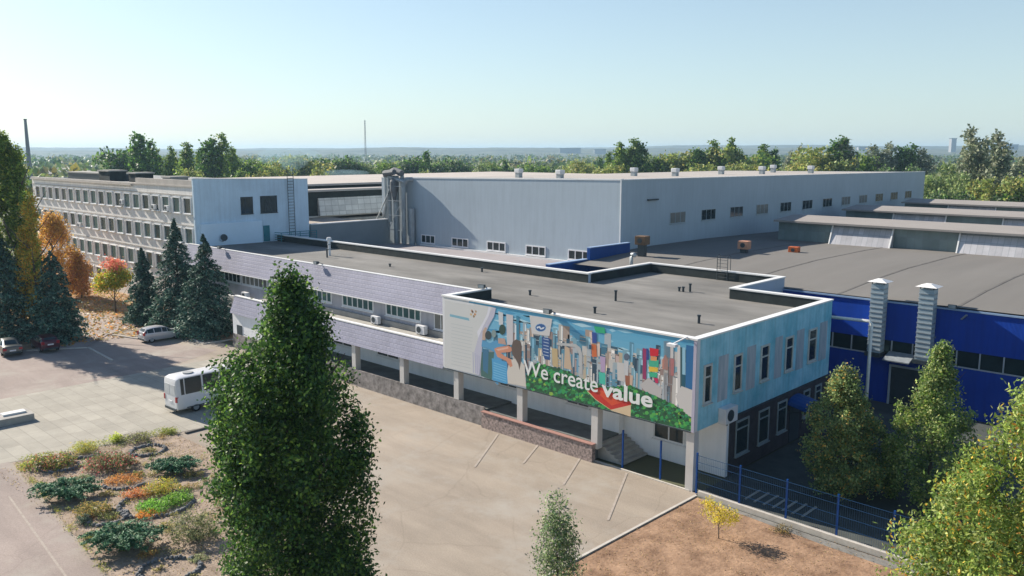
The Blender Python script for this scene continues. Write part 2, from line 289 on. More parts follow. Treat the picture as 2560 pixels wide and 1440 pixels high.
# ================================================================ WINDOWS
def window(parent, face, plane, a0, a1, z0, z1, mull=(0.5,), trans=(), fm=None, gm=None, fw=0.07, proud=0.05, sill=True, name='window'):
    """face 'y': wall looks towards -Y at y=plane, a = x;  face 'x': wall looks towards +X at x=plane, a = y"""
    def bx(b, u0, u1, v0, v1, d0, d1):
        if face == 'y': b.box(u0, u1, plane - d1, plane - d0, v0, v1)
        else: b.box(plane + d0, plane + d1, u0, u1, v0, v1)
    a0, a1 = sorted((a0, a1)); f = MB(); W = a1 - a0; H = z1 - z0
    bx(f, a0, a1, z1 - fw, z1, 0.003, proud); bx(f, a0, a1, z0, z0 + fw, 0.003, proud)
    bx(f, a0, a0 + fw, z0 + fw, z1 - fw, 0.003, proud); bx(f, a1 - fw, a1, z0 + fw, z1 - fw, 0.003, proud)
    for t in mull: bx(f, a0 + W * t - fw * .4, a0 + W * t + fw * .4, z0 + fw, z1 - fw, 0.003, proud - .004)
    for t in trans: bx(f, a0 + fw, a1 - fw, z0 + H * t - fw * .35, z0 + H * t + fw * .35, 0.003, proud - .008)
    if sill: bx(f, a0 - .05, a1 + .05, z0 - 0.06, z0 - 0.001, 0.003, proud + 0.09)
    o = f.build(name, fm or M_white, parent)
    g_ = MB(); bx(g_, a0 + fw * .5, a1 - fw * .5, z0 + fw * .5, z1 - fw * .5, 0.006, 0.018); g_.build('pane', gm or M_glass, o)
    return o
# ================================================================ MURAL BUILDING
mb_ = thing('factory_office', 'long low office building on columns with a painted mural front and blue end wall', 'building', (-34, 39.7, 0))
mb_.location = (0, 0, 0)
XL, XR, YF, YB = -45.0, -24.0, 39.7, 57.3
ZS, ZT = 3.52, 8.85
M_endwall = mat('pale_blue_painted_wall', (0.17, 0.56, 0.70), 0.85, 0.14, 0.5, c2=(0.40, 0.68, 0.78), streak=0.3)
b = MB()   # upper storey shell (walls only, roof separate)
T = 0.35
b.box(XL, XR, YF, YF + T, ZS, ZT - 0.07)                                # front
b.build('front_wall', M_white, mb_)
b = MB(); b.box(XR - T, XR + 0.002, YF + T, YB, ZS, ZT - 0.07); b.build('end_wall', M_endwall, mb_)
b = MB()
b.box(XL, XL + T, YF + T, 44.3, ZS, ZT - 0.07)                          # left return beside the awning
b.box(-31.4, XR - T, YB - T, YB - .002, 4.2, ZT - 0.07)
b.box(-31.4 - T, -31.4, YB - T, 65.2 - T, 4.2, ZT - 0.07)
b.box(-44.4, -31.4, 65.2 - T, 65.2, 0, ZT - 0.07)
b.box(-44.4 - T, -44.4, 56.0 - T, 65.2, 3, ZT - 0.07)
b.box(-94.0, -44.4 - T, 56.0 - T, 56.0, 0, ZT - 0.10)
b.build('rear_wall', mat('rear_bluish_render', (0.40, 0.46, 0.55), 0.9, 0.1, 0.5), mb_)
b = MB(); b.box(-44.6, -24.35, 40.05, 56.9, ZS, ZS + .25); b.box(-44.6, -31.6, 56.9, 64.8, ZS, ZS + .25); b.box(-94, -44.6, 44.3, 55.6, ZS, ZS + .25); b.build('soffit', M_white, mb_)
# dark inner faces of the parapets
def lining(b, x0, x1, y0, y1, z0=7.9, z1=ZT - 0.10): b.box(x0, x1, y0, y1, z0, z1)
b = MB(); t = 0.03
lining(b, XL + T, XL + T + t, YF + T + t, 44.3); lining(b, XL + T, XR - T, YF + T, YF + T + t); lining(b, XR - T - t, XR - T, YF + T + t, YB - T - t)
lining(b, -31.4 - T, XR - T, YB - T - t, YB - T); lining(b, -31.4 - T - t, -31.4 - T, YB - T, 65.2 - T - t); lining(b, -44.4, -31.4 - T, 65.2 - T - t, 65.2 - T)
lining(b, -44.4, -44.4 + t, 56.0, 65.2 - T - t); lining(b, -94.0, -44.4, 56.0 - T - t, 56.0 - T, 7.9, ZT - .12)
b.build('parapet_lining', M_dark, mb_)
b = MB(); zr = 8.02
b.poly([(XL + T, YF + T, zr), (XR - T, YF + T, zr), (XR - T, YB - T, zr), (-31.75, YB - T, zr), (-31.75, 64.9, zr), (-44.4, 64.9, zr), (-44.4, 55.7, zr), (-94, 55.7, zr), (-94, 44.3, zr + .12), (-45.3, 44.3, zr + .12), (XL + T, 44.3, zr)])
b.build('roof', M_roof, mb_)
# cap flashing
b = MB(); e = 0.07
def cap(x0, x1, y0, y1, z=ZT): b.box(x0 - e, x1 + e, y0 - e, y1 + e, z - 0.07, z + .03)
cap(XL, XR, YF, YF + T); b.box(XR - T - e, XR + e, YF + T + e, YB - T - e, ZT - .07, ZT + .028); b.box(XL - e, XL + T + e, YF + T + e, 44.3, ZT - .07, ZT + .026)
cap(-31.4, XR, YB - T, YB); b.box(-31.4 - T - e, -31.4 + e, YB + e, 65.2 - T - e, ZT - .07, ZT + .028)
b.box(-44.4 - T - e, -31.4 + e, 65.2 - T - e, 65.2 + e, ZT - .07, ZT + .03); b.box(-44.4 - T - e, -44.4 + e, 56.0 + e, 65.2 - T - e, ZT - .07, ZT + .028)
b.box(-94, -44.4 + e, 56.0 - T - e, 56.0 + e, ZT - .10, ZT + .02); b.box(-31.4 - T - e, -31.4 - e - .002, YB - T - e, YB + e, ZT - .07, ZT + .024)
b.build('cornice', M_trim, mb_)
# tiled mansard above the wing windows and lower awning
b = MB(); b.hexa([(-94, 43.25, 6.42), (XL - .01, 43.25, 6.42), (XL - .01, 44.0, 6.42), (-94, 44.0, 6.42), (-94, 44.1, 8.55), (XL - .01, 44.1, 8.55), (XL - .01, 44.35, 8.55), (-94, 44.35, 8.55)])
b.build('upper_awning', M_tile, mb_)
b = MB(); b.box(-94, XL - .01, 44.08, 44.42, 8.552, 8.60); b.box(-94, XL - .01, 43.2, 43.6, 6.34, 6.415); b.build('awning_edge', M_trim, mb_)
b = MB(); b.hexa([(-76.4, 39.62, 3.42), (XL - .01, 39.62, 3.42), (XL - .01, 40.3, 3.42), (-76.4, 40.3, 3.42), (-76.4, 40.25, 5.0), (XL - .01, 40.25, 5.0), (XL - .01, 40.45, 5.0), (-76.4, 40.45, 5.0)])
b.build('lower_awning', M_tile, mb_)
b = MB(); b.box(-76.4, XL - .01, 40.2, 40.55, 5.002, 5.09); b.build('awning_edge', M_trim, mb_)
b = MB(); b.box(-76.4, XL, 40.46, 44.0, 4.15, 4.3); b.build('ledge_roof', M_conc, mb_)
b = MB(); b.box(-94, -45.0, 44.0, 44.3, 3.8, 6.8); b.build('upper_wall', mat('pale_lilac_render', (0.44, 0.44, 0.48), 0.9, 0.12, 0.6, streak=0.25), mb_)
b = MB(); b.box(-76.4, -45.0, 43.75, 43.99, 4.32, 4.75); b.build('plinth_band', M_conc, mb_)
b = MB(); b.box(-31.2, -23.8, 43.0, 43.25, 0, ZS - .002); b.box(-76.4, -31.2, 42.5, 43.25, 0, ZS - .002)
b.box(-23.8 - .35, -23.8, 43.25, 57.2, 0.0, ZS - .004, 1); b.box(-94, -76.4, 43.6, 43.99, 0, 3.79); b.box(-76.4, -70.0, 39.9, 42.498, 0, 3.4)
M_stonedark = mat('dark_stone_facing', (0.055, 0.05, 0.055), 0.8, 0.3, 2.5)
b.build('ground_floor_wall', [mat('pale_render', (0.84, 0.85, 0.86), 0.9, 0.06, 0.5, streak=0.12), M_stonedark], mb_)
for k, x in enumerate((-24.28, -31.1, -37.45, -43.75, -49.95, -56.2, -62.5)):
    b = MB(); z0 = 0 if k == 0 else 0.8; b.box(x - .25, x + .25, 39.80, 40.30, z0, ZS + (.01 if k < 4 else -.02)); b.build('column', mat('column_render', (0.58, 0.565, 0.54), 0.85, 0.08, 1.0), mb_)
def pxwin(parent, face, plane, x0, y0, x1, y1, **k):
    P = (ony if face == 'y' else onx); a, c = P(x0, y0, plane), P(x1, y1, plane); i = 0 if face == 'y' else 1
    return window(parent, face, plane, a[i], c[i], min(a.z, c.z), max(a.z, c.z), **k)
# wing ribbon windows
for i, x in enumerate((-54.85, -61.25, -67.6, -73.6, -79.2, -84.6, -90.0)):
    wd = 4.7 if i < 3 else 5.2
    window(mb_, 'y', 44.0, x - wd / 2, x + wd / 2, 5.15, 6.72, mull=[k / 6 for k in range(1, 6)], gm=(M_glass3, M_glass3, M_glass3, M_glass2, M_glass2, M_glass, M_glass)[i], fw=0.15)
window(mb_, 'y', 44.0, -50.9, -48.4, 4.85, 6.6, mull=[1 / 3, 2 / 3], gm=M_glass2, fw=0.1)
window(mb_, 'y', 44.0, -47.6, -45.6, 4.85, 6.6, mull=[1 / 2], gm=M_glass2, fw=0.1)
# end wall narrow windows and the ground floor openings
for y0, y1 in ((40.5, 41.35), (43.85, 44.8), (47.1, 48.2), (50.4, 51.5), (53.75, 55.0)):
    window(mb_, 'x', XR, y0, y1, 4.95, 7.25, mull=(), trans=(0.68,), fm=mat('beige_frame', (0.55, 0.56, 0.52), 0.5), fw=0.13, proud=0.07)
for (y0, y1) in ((42.1, 43.2), (45.4, 46.5), (49.0, 50.0), (52.0, 53.1), (55.5, 56.7)):
    b = MB(); b.box(XR + .004, XR + .012, y0, y1, 4.75, 7.45); b.build('painted_stripe', mat('faded_mauve_paint', (0.30, 0.44, 0.52), 0.85, 0.25, 0.9, c2=(0.46, 0.46, 0.48), stretch=(1, 3, .4)), mb_)
for y0, y1, z0 in ((44.0, 45.6, 1.0), (46.8, 48.2, 1.0), (49.3, 50.6, 1.1), (53.0, 54.0, 1.3), (54.8, 55.8, 1.3)):
    window(mb_, 'x', -23.8, y0, y1, z0, 3.2, mull=(), trans=(0.75,), fw=0.12, proud=0.06, gm=M_glass, fm=mat('dull_grey_frame', (0.26, 0.30, 0.30), 0.6))  # frames greyed: the shade of the trees is put into their colour
b = MB(); b.box(-23.79, -23.75, 51.1, 52.5, 0.05, 2.5); b.build('door', M_steel, mb_)
window(mb_, 'y', 43.0, -28.9, -26.6, 1.25, 2.9, fw=0.12, mull=(0.5,))
window(mb_, 'y', 42.5, -35.6, -33.6, 2.2, 3.2, fw=0.1); window(mb_, 'y', 42.5, -42.0, -40.2, 2.2, 3.2, fw=0.1); window(mb_, 'y', 42.5, -48.5, -46.3, 2.3, 3.2, fw=0.1)
window(mb_, 'y', 42.5, -56.6, -53.6, 2.0, 3.2, fw=0.12); window(mb_, 'y', 42.5, -63, -60, 2.0, 3.2, fw=0.12)
b = MB(); b.box(-75.6, -74.6, 39.86, 39.895, 0.05, 2.3); b.build('door', M_steel, mb_)
# ---- the mural
MUR = MB(); MY = 39.68
def mp_(pts, c, layer=0):
    MUR.poly([(lambda p: (p.x, MY - 0.0025 * layer, p.z))(ony(x, y, MY)) for x, y in pts], 0, c)
def uz(pts, c, layer=0): MUR.poly([(x, MY - 0.0025 * layer, z) for x, z in pts], 0, c)
rm = random.Random(21)
sk = [(-42.2, 4.2), (-42.2, 8.75), (-24.05, 8.75), (-24.05, 4.2)]
for k in range(12):   # painted sky: bands of blue
    z0 = 4.0 + k * 0.4; z1 = min(z0 + 0.4, 8.76); t = (k / 11.0)
    uz([(-42.2, z0), (-24.06, z0), (-24.06, z1), (-42.2, z1)], (0.30 - .20 * t, 0.56 - .18 * t, 0.68 - .10 * t), 0)
for k in range(60):   # painted clouds and strokes
    x = rm.uniform(-41, -25); z = rm.uniform(6.6, 8.6); l = rm.uniform(.5, 2.2); h = rm.uniform(.04, .16); c = rm.choice([(.14, .42, .62), (.30, .58, .72), (.06, .30, .52), (.40, .64, .74)])
    uz([(x, z), (min(x + l * .5, -24.1), z - h), (min(x + l, -24.1), z), (min(x + l * .5, -24.1), z + h)], c, 1)
pal = [(.03, .10, .16), (.05, .17, .26), (.10, .27, .38), (.20, .38, .46), (.34, .42, .46), (.46, .45, .42), (.50, .42, .30), (.38, .30, .25), (.55, .53, .50), (.02, .06, .10), (.30, .22, .20), (.42, .47, .50)]
for k in range(40):
    x = -40.2 + 16.1 * k / 40; zt = 6.0 + .5 * math.sin(k * 1.7) + rm.uniform(-.2, .3); uz([(x, 4.3), (x + .405, 4.3), (x + .405, zt), (x, zt)], rm.choice([(.05, .16, .24), (.10, .24, .33), (.18, .28, .34), (.03, .09, .14), (.28, .33, .36)]), 1.5)
for L_, n_, hmin, hmax, w0, w1 in ((2, 80, 6.4, 8.3, .25, .6), (3, 110, 5.9, 7.5, .15, .42), (4, 120, 5.4, 6.8, .12, .36)):
    for k in range(n_):
        x = -38.6 + 14.3 * (k + rm.random()) / n_; wd = rm.uniform(w0, w1); zt = rm.uniform(hmin, hmax); x1 = min(x + wd, -24.1); c = rm.choice(pal)
        uz([(x, 4.6), (x1, 4.6), (x1, zt), (x, zt)], c, L_ + (k % 3) * .3)
        if rm.random() < .6:
            c3 = tuple(min(1, v * 1.6 + .08) for v in c); uz([(x + wd * .6, 4.6), (x1, 4.6), (x1, zt - .1), (x + wd * .6, zt - .1)], c3, L_ + (k % 3) * .3 + .15)
        for q in range(rm.randint(0, 5)):
            zz = rm.uniform(4.8, zt - .1); uz([(x + .03, zz), (x1 - .03, zz), (x1 - .03, zz + .05), (x + .03, zz + .05)], rm.choice(pal), L_ + (k % 3) * .3 + .2)
# curtain and text board on the left
mp_([(1112, 745), (1232, 768), (1222, 800), (1205, 850), (1198, 938), (1112, 918)], (.60, .61, .60), 6)
mp_([(1112, 745), (1185, 759), (1185, 765), (1112, 751)], (.66, .67, .67), 6.3)
mp_([(1232, 768), (1240, 770), (1236, 790), (1222, 815), (1207, 852), (1200, 935), (1198, 938), (1190, 935), (1186, 880), (1200, 830), (1218, 800), (1226, 780)], (.50, .50, .60), 6.4)
mp_([(1222, 766), (1228, 767), (1222, 790), (1210, 812), (1196, 845), (1193, 830), (1208, 805), (1218, 785)], (.70, .70, .76), 6.6)
for k in range(4):
    xx = 1182 + k * 5; mp_([(xx, 880 + k * 3), (xx + 2, 880 + k * 3), (xx + 3, 932 + k), (xx + 1, 932 + k)], (.42, .43, .56), 6.7)
for k in range(13):
    y = 808 + k * 8.4; mp_([(1129, y), (1183 - k * .5, y + 11), (1183 - k * .5, y + 12.6), (1129, y + 1.6)], (.50, .53, .53), 6.5)
mp_([(1125, 785), (1172, 795), (1174, 802), (1125, 791)], (.20, .42, .52), 6.5)
for x, y, c in ((1182, 780, (.25, .16, .12)), (1188, 786, (.55, .26, .10)), (1178, 786, (.60, .42, .22)), (1185, 791, (.28, .20, .10)), (1190, 779, (.42, .30, .2)), (1180, 777, (.5, .3, .2))):
    mp_([(x - 3, y - 1), (x, y - 4), (x + 3, y), (x, y + 4)], c, 6.6)
mp_([(1201, 880), (1240, 880), (1230, 950), (1203, 940)], (.05, .14, .13), 6.1); mp_([(1207, 872), (1222, 874), (1220, 935), (1208, 925)], (.04, .16, .28), 6.2)
# painted family seen from behind
def blob(cx_, cy_, rx, ry, c, L_, n_=14, rot=0):
    mp_([(cx_ + rx * math.cos(a + rot) , cy_ + ry * math.sin(a + rot)) for a in [2 * math.pi * i / n_ for i in range(n_)]], c, L_)
mp_([(1206, 850), (1215, 853), (1225, 858), (1240, 850), (1262, 860), (1258, 868), (1250, 950), (1245, 962), (1230, 948), (1236, 880), (1222, 872), (1204, 866)], (.09, .31, .52), 7)
mp_([(1230, 895), (1268, 905), (1272, 958), (1262, 960), (1232, 948)], (.07, .33, .60), 7.1)
for k in range(7): mp_([(1234, 905 + 6 * k), (1266, 916 + 6 * k), (1266, 918 + 6 * k), (1234, 908 + 6 * k)], (.16, .46, .68), 7.2)
blob(1221, 838, 8, 11, (.03, .05, .06), 7.3); blob(1235, 834, 6, 10, (.22, .30, .30), 7.2); blob(1256, 824, 8, 13, (.02, .06, .05), 7.4)
mp_([(1206, 850), (1207, 828), (1213, 818), (1218, 820), (1214, 832), (1214, 850)], (.50, .36, .28), 7.2)
mp_([(1246, 845), (1262, 846), (1266, 862), (1246, 858)], (.48, .32, .26), 7.3)
mp_([(1236, 872), (1244, 868), (1272, 864), (1284, 872), (1276, 880), (1252, 882), (1262, 890), (1278, 898), (1282, 915), (1276, 918), (1266, 902), (1244, 892)], (.62, .27, .17), 7.6)
mp_([(1240, 873), (1270, 867), (1272, 871), (1246, 877)], (.74, .44, .34), 7.7)
mp_([(1274, 900), (1298, 896), (1312, 915), (1316, 967), (1270, 958), (1268, 930)], (.62, .58, .52), 7.5)
mp_([(1283, 853), (1292, 848), (1301, 853), (1305, 866), (1304, 888), (1303, 905), (1299, 925), (1296, 910), (1289, 897), (1281, 886), (1279, 868)], (.115, .085, .075), 7.8)
mp_([(1266, 785), (1283, 788), (1283, 862), (1268, 862)], (.56, .54, .56), 6.9); mp_([(1246, 778), (1258, 782), (1258, 812), (1248, 812)], (.58, .60, .62), 6.9); mp_([(1291, 789), (1298, 790), (1298, 860), (1291, 858)], (.04, .22, .34), 6.9)
# flag with the oval badge, dark sign, other painted accents
mp_([(1324, 788), (1381, 797), (1374, 840), (1360, 839), (1330, 834)], (.60, .59, .58), 7)
blob(1352, 819, 14, 10.5, (.30, .45, .60), 7.2); blob(1352, 819, 12.5, 9.2, (.02, .10, .30), 7.3)
mp_([(1342, 817), (1350, 815), (1353, 820), (1362, 817), (1360, 822), (1352, 824), (1348, 819), (1343, 822)], (.62, .68, .74), 7.4)
mp_([(1355, 842), (1375, 846), (1375, 900), (1362, 898), (1356, 880)], (.02, .08, .26), 7)
for k in range(6):
    y = 846 + k * 8; mp_([(1359, y), (1372, y + 3), (1372, y + 5), (1359, y + 1.5)], (.45, .55, .68), 7.2)
mp_([(1485, 815), (1512, 819), (1514, 834), (1490, 831)], (.02, .40, .19), 7); mp_([(1480, 830), (1492, 832), (1492, 858), (1481, 857)], (.02, .07, .30), 7)
mp_([(1479, 860), (1491, 862), (1493, 892), (1480, 892)], (.60, .15, .05), 7); mp_([(1500, 890), (1514, 893), (1513, 930), (1504, 930)], (.46, .34, .52), 7); mp_([(1497, 930), (1514, 933), (1514, 962), (1499, 958)], (.06, .50, .38), 7)
mp_([(1379, 870), (1394, 872), (1396, 918), (1383, 916)], (.52, .40, .22), 7); mp_([(1413, 865), (1424, 870), (1430, 925), (1410, 920)], (.56, .42, .30), 7)
mp_([(1624, 869), (1647, 873), (1646, 890), (1626, 890)], (.62, .01, .03), 7.3); mp_([(1627, 890), (1643, 892), (1642, 902), (1627, 901)], (.72, .30, .12), 7.2)
mp_([(1623, 897), (1647, 900), (1647, 918), (1623, 916)], (.05, .42, .26), 7.1); mp_([(1622, 916), (1645, 919), (1645, 930), (1623, 929)], (.75, .50, .05), 7.2)
mp_([(1623, 930), (1644, 932), (1643, 944), (1624, 942)], (.04, .44, .24), 7.1); mp_([(1634, 944), (1646, 946), (1646, 958), (1640, 958)], (.55, .02, .10), 7.2)
mp_([(1607, 870), (1616, 872), (1616, 950), (1607, 946)], (.30, .03, .12), 7); mp_([(1616, 871), (1622, 872), (1622, 900), (1616, 899)], (.03, .06, .26), 7.1)
mp_([(1656, 900), (1664, 885), (1670, 900), (1670, 926), (1656, 922)], (.52, .22, .17), 7); mp_([(1674, 895), (1686, 897), (1685, 940), (1674, 938)], (.42, .17, .17), 7); mp_([(1676, 856), (1684, 858), (1684, 896), (1676, 895)], (.58, .56, .55), 7.1)
for k in range(6): mp_([(1660 + 3 * k, 852), (1661.2 + 3 * k, 852), (1662 + 3 * k, 1010), (1660.6 + 3 * k, 1010)], (.22, .20, .20), 7.3)
mp_([(1694, 862), (1701, 864), (1701, 1000), (1694, 997)], (.62, .61, .60), 7.4); mp_([(1701, 868), (1706, 869), (1706, 985), (1701, 984)], (.03, .10, .12), 7.4)
mp_([(1716, 862), (1735, 866), (1733, 975), (1714, 968)], (.015, .14, .34), 7.4); mp_([(1704, 935), (1715, 938), (1713, 975), (1704, 972)], (.01, .10, .16), 7.3); mp_([(1706, 868), (1714, 869), (1714, 937), (1706, 936)], (.28, .52, .66), 7.2)
mp_([(1690, 990), (1704, 965), (1733, 976), (1733, 1045), (1700, 1028)], (.60, .58, .56), 7.6); mp_([(1600, 962), (1622, 944), (1636, 955), (1655, 972), (1652, 1000), (1622, 985), (1610, 975)], (.50, .48, .47), 7.6)
mp_([(1543, 905), (1560, 908), (1562, 955), (1544, 950)], (.58, .56, .54), 7.1); mp_([(1560, 900), (1572, 903), (1570, 955), (1562, 954)], (.56, .57, .58), 7.0); mp_([(1563, 938), (1575, 940), (1575, 965), (1564, 962)], (.32, .12, .07), 7.2); mp_([(1575, 938), (1583, 939), (1581, 968), (1575, 966)], (.60, .44, .33), 7.2)
blob(1567, 892, 7, 9, (.10, .14, .20), 7.3)
mp_([(1392, 856), (1440, 860), (1452, 870), (1456, 885), (1456, 935), (1450, 935), (1448, 885), (1438, 868), (1392, 862)], (.46, .47, .47), 7.2)
# hedge of green painted leaves along the bottom
def hedge_top(x):
    for (xa, ya), (xb, yb) in zip(((1316, 938), (1340, 908), (1375, 915), (1420, 928), (1470, 955), (1520, 968), (1580, 965), (1640, 990), (1700, 1020), (1734, 1052))[:-1], ((1340, 908), (1375, 915), (1420, 928), (1470, 955), (1520, 968), (1580, 965), (1640, 990), (1700, 1020), (1734, 1052), (1740, 1056))):
        if xa <= x <= xb: return ya + (yb - ya) * (x - xa) / (xb - xa)
    return 1050
def mur_bot(x): return 919 + (x - 1108) * (1081 - 919) / (1733 - 1108)
for x in range(1316, 1733, 8):
    mp_([(x, hedge_top(x)), (min(x + 8, 1733), hedge_top(min(x + 8, 1733))), (min(x + 8, 1733), mur_bot(x + 8) - 1), (x, mur_bot(x) - 1)], (.015, .10, .04), 8)
for k in range(900):
    x = rm.uniform(1318, 1729); t = rm.random(); y = hedge_top(x) + (mur_bot(x) - 4 - hedge_top(x)) * t; r_ = rm.uniform(2, 7)
    c = rm.choice([(.02, .20, .05), (.03, .32, .08), (.02, .14, .06), (.08, .40, .08), (.02, .26, .12), (.01, .07, .03)]) if rm.random() < .95 else (.25, .45, .06)
    a0 = rm.random() * 6; mp_([(x + r_ * math.cos(a0 + i * 1.257) * rm.uniform(.6, 1.1), y + r_ * .8 * math.sin(a0 + i * 1.257)) for i in range(5)], c, 8.2 + rm.random() * .8)
# red roofed house
mp_([(1468, 978), (1480, 974), (1578, 1010), (1577, 1041), (1528, 1025), (1490, 1000)], (.62, .50, .28), 9.4)
mp_([(1470, 976), (1502, 968), (1578, 1006), (1578, 1012), (1528, 1024), (1490, 998)], (.55, .03, .02), 9.6)
mp_([(1490, 978), (1505, 976), (1560, 1004), (1530, 1014)], (.68, .08, .03), 9.7)
mp_([(1578, 1006), (1577, 1042), (1560, 1036), (1528, 1026), (1530, 1022)], (.68, .52, .33), 9.5)
mural = MUR.build('mural', paintmat('mural_paint', 0.55), mb_, colors=True)
def lettering(txt, x0, x1, z0, h, bold, parent, y, m):
    cu = bpy.data.curves.new('t', 'FONT'); cu.body = txt; cu.extrude = 0.008; cu.offset = bold; cu.size = 1.0; cu.resolution_u = 6
    to = bpy.data.objects.new('t', cu); col.objects.link(to); dg = bpy.context.evaluated_depsgraph_get()
    me = bpy.data.meshes.new_from_object(to.evaluated_get(dg)); bpy.data.objects.remove(to)
    co = np.empty(len(me.vertices) * 3); me.vertices.foreach_get('co', co); co = co.reshape(-1, 3)
    mn, mx = co.min(0), co.max(0); hh = h / mx[1]; sx = (x1 - x0) / (mx[0] - mn[0]); o = np.empty_like(co)
    o[:, 0] = x0 + (co[:, 0] - mn[0]) * sx; o[:, 1] = y - co[:, 2]; o[:, 2] = z0 + co[:, 1] * hh
    me.vertices.foreach_set('co', o.ravel()); me.materials.clear(); me.materials.append(m); me.update()
    ob = bpy.data.objects.new('lettering', me); col.objects.link(ob); ob.parent = parent; return ob
M_letter = mat('white_letter_paint', (0.80, 0.82, 0.80), 0.5, 0.03)
lettering('We create', -36.95, -30.75, 4.5, 0.98, 0.006, mural, MY - .045, M_letter)
lettering('value', -30.45, -26.75, 4.40, 0.92, 0.026, mural, MY - .048, M_letter)
# edge trim of the painted front
b = MB(); b.box(XR - .17, XR + .02, YF - .05, YF - .003, ZS, ZT - .08); b.build('corner_trim', mat('lilac_trim', (0.46, 0.44, 0.54), 0.6, 0.06), mb_)
b = MB(); b.box(XL, XR - .18, YF - .04, YF - .003, ZS - .05, ZS + .0); b.build('lower_trim', M_steel, mb_)
# ================================================================ TERRACE, LOW WALL, FENCE
M_stone = mat('rubble_stone_facing', (0.17, 0.15, 0.14), 0.95, 0.35, 3.0, c2=(0.24, 0.20, 0.19), bump=0.6)
te = thing('terrace', 'raised dark terrace floor with grey stone face under the columns', 'terrace', (0, 0, 0))
b = MB(); b.box(-69.9, -40.8, 39.9, 42.498, 0, 1.22); b.box(-40.8, -31.22, 40.0, 42.498, 0, 1.1); b.build('floor', mat('terrace_paving', (0.14, 0.155, 0.15), 0.9, 0.25, 1), te)
b = MB(); b.hexa([(-76.3, 39.72, 0), (-40.85, 39.72, 0), (-40.85, 39.898, 0), (-76.3, 39.898, 0), (-76.3, 39.80, 1.36), (-40.85, 39.80, 1.36), (-40.85, 39.898, 1.36), (-76.3, 39.898, 1.36)]); b.build('stone_face', mat('grey_stone_slabs', (0.16, 0.15, 0.14), 0.9, 0.4, 2.6, c2=(0.26, 0.24, 0.23), detail=12), te)
for k in range(6): b = MB(); b.box(-31.2 + k * .32, -31.2 + (k + 1) * .32 - .002, 40.35, 42.95, 0.01, 1.0 - k * .17); b.build('step', M_conc, te)
sw = thing('stone_wall', 'low rubble stone wall with reddish coping in front of the columns', 'wall', (0, 0, 0))
b = MB(); b.hexa([(-40.8, 39.45, 0), (-31.0, 39.45, 0), (-31.0, 39.795, 0), (-40.8, 39.795, 0), (-40.8, 39.5, 1.12), (-31.0, 39.5, 1.12), (-31.0, 39.795, 1.12), (-40.8, 39.795, 1.12)])
M_rub = mat('mottled_rubble', (0.13, 0.115, 0.105), 0.95, 0.4, 5.5, c2=(0.38, 0.30, 0.275), bump=0.4, detail=5); b.build('body', M_rub, sw)
b = MB(); b.box(-40.85, -30.95, 39.42, 39.797, 1.122, 1.165); b.build('coping', mat('reddish_coping', (0.34, 0.19, 0.16), 0.8, 0.15, 3), sw)
fe = thing('mesh_fence', 'tall blue welded mesh fence standing on the kerb beside the dirt lot', 'fence', (0, 0, 0))
def fline(x): return 39.70 - max(0, x + 23.5) * 0.030 + .0
for k in range(11):
    x = -29.05 + k * 2.72 if k < 2 else -23.72 + (k - 2) * 2.70
    if k < 2: y = 40.0
    else: y = fline(x)
    b = MB(); b.box(x - .045, x + .045, y - .045, y + .045, 0.05, 2.42); b.build('post', M_bluec, fe)
    if k > 1:
        x2 = x + 2.70; y2 = 40.0 if k < 2 else fline(x2); p = MB()
        for q in range(24): t_ = (q + .5) / 24; xx = x + (x2 - x) * t_; yy = y + (y2 - y) * t_ - .052; p.bar((xx, yy, .12), (xx, yy, 2.3), .006, .006)
        for zz in (.2, .78, 1.35, 1.92, 2.3): p.bar((x, y - .05, zz), (x2, y2 - .05, zz), .012, .022)
        p.build('panel', mat('dark_blue_wire', (0.01, 0.06, 0.16), 0.5), fe)
st = thing('entrance_steps', 'pale concrete steps in the shade behind the blue fence', 'steps', (0, 0, 0))
for k in range(7): b = MB(); b.box(-21.4 + k * .55, -21.4 + k * .55 + .12, 40.9, 42.6, 0.01, 0.06 + .0 * k); b.build('step', M_conc, st)
# ================================================================ SMALL THINGS ON THE OFFICE
def aircon(loc, rz, label, sc=1.0, stand=False):
    t_ = thing('air_conditioner', label, 'air conditioner', loc, rz, 'outdoor air conditioner boxes'); b = MB(); b.box(-.4 * sc, .4 * sc, -.3 * sc, 0, 0, .55 * sc); b.build('casing', M_white, t_, bevel=.02)
    b = MB(); b.tube([(-.1 * sc, -.302 * sc, .28 * sc), (-.1 * sc, -.33 * sc, .28 * sc)], .2 * sc, 14); b.build('fan_grille', M_steel, t_)
    b = MB(); b.box(-.3 * sc, -.26 * sc, -.3 * sc, .05, -.06, -.002); b.box(.26 * sc, .3 * sc, -.3 * sc, .05, -.06, -.002); b.build('bracket', M_steel, t_); return t_
aircon((-23.99, 42.95, 3.45), math.pi / 2, 'large grey-white air conditioner box on the blue end wall corner', 1.7)
aircon((-57.9, 43.6, 4.40), 0, 'white air conditioner standing on the ledge between the two ribbon windows', 1.2)
aircon((-51.8, 43.6, 4.40), 0, 'white air conditioner on the ledge left of the curtained window beside the mural', 1.3)
aircon((-79.9, 43.5, 3.9), 0, 'upper of two white air conditioners on the wall beside the dark spruce', 1.3)
aircon((-79.9, 43.5, 2.9), 0, 'lower of two white air conditioners on the wall beside the dark spruce', 1.2)
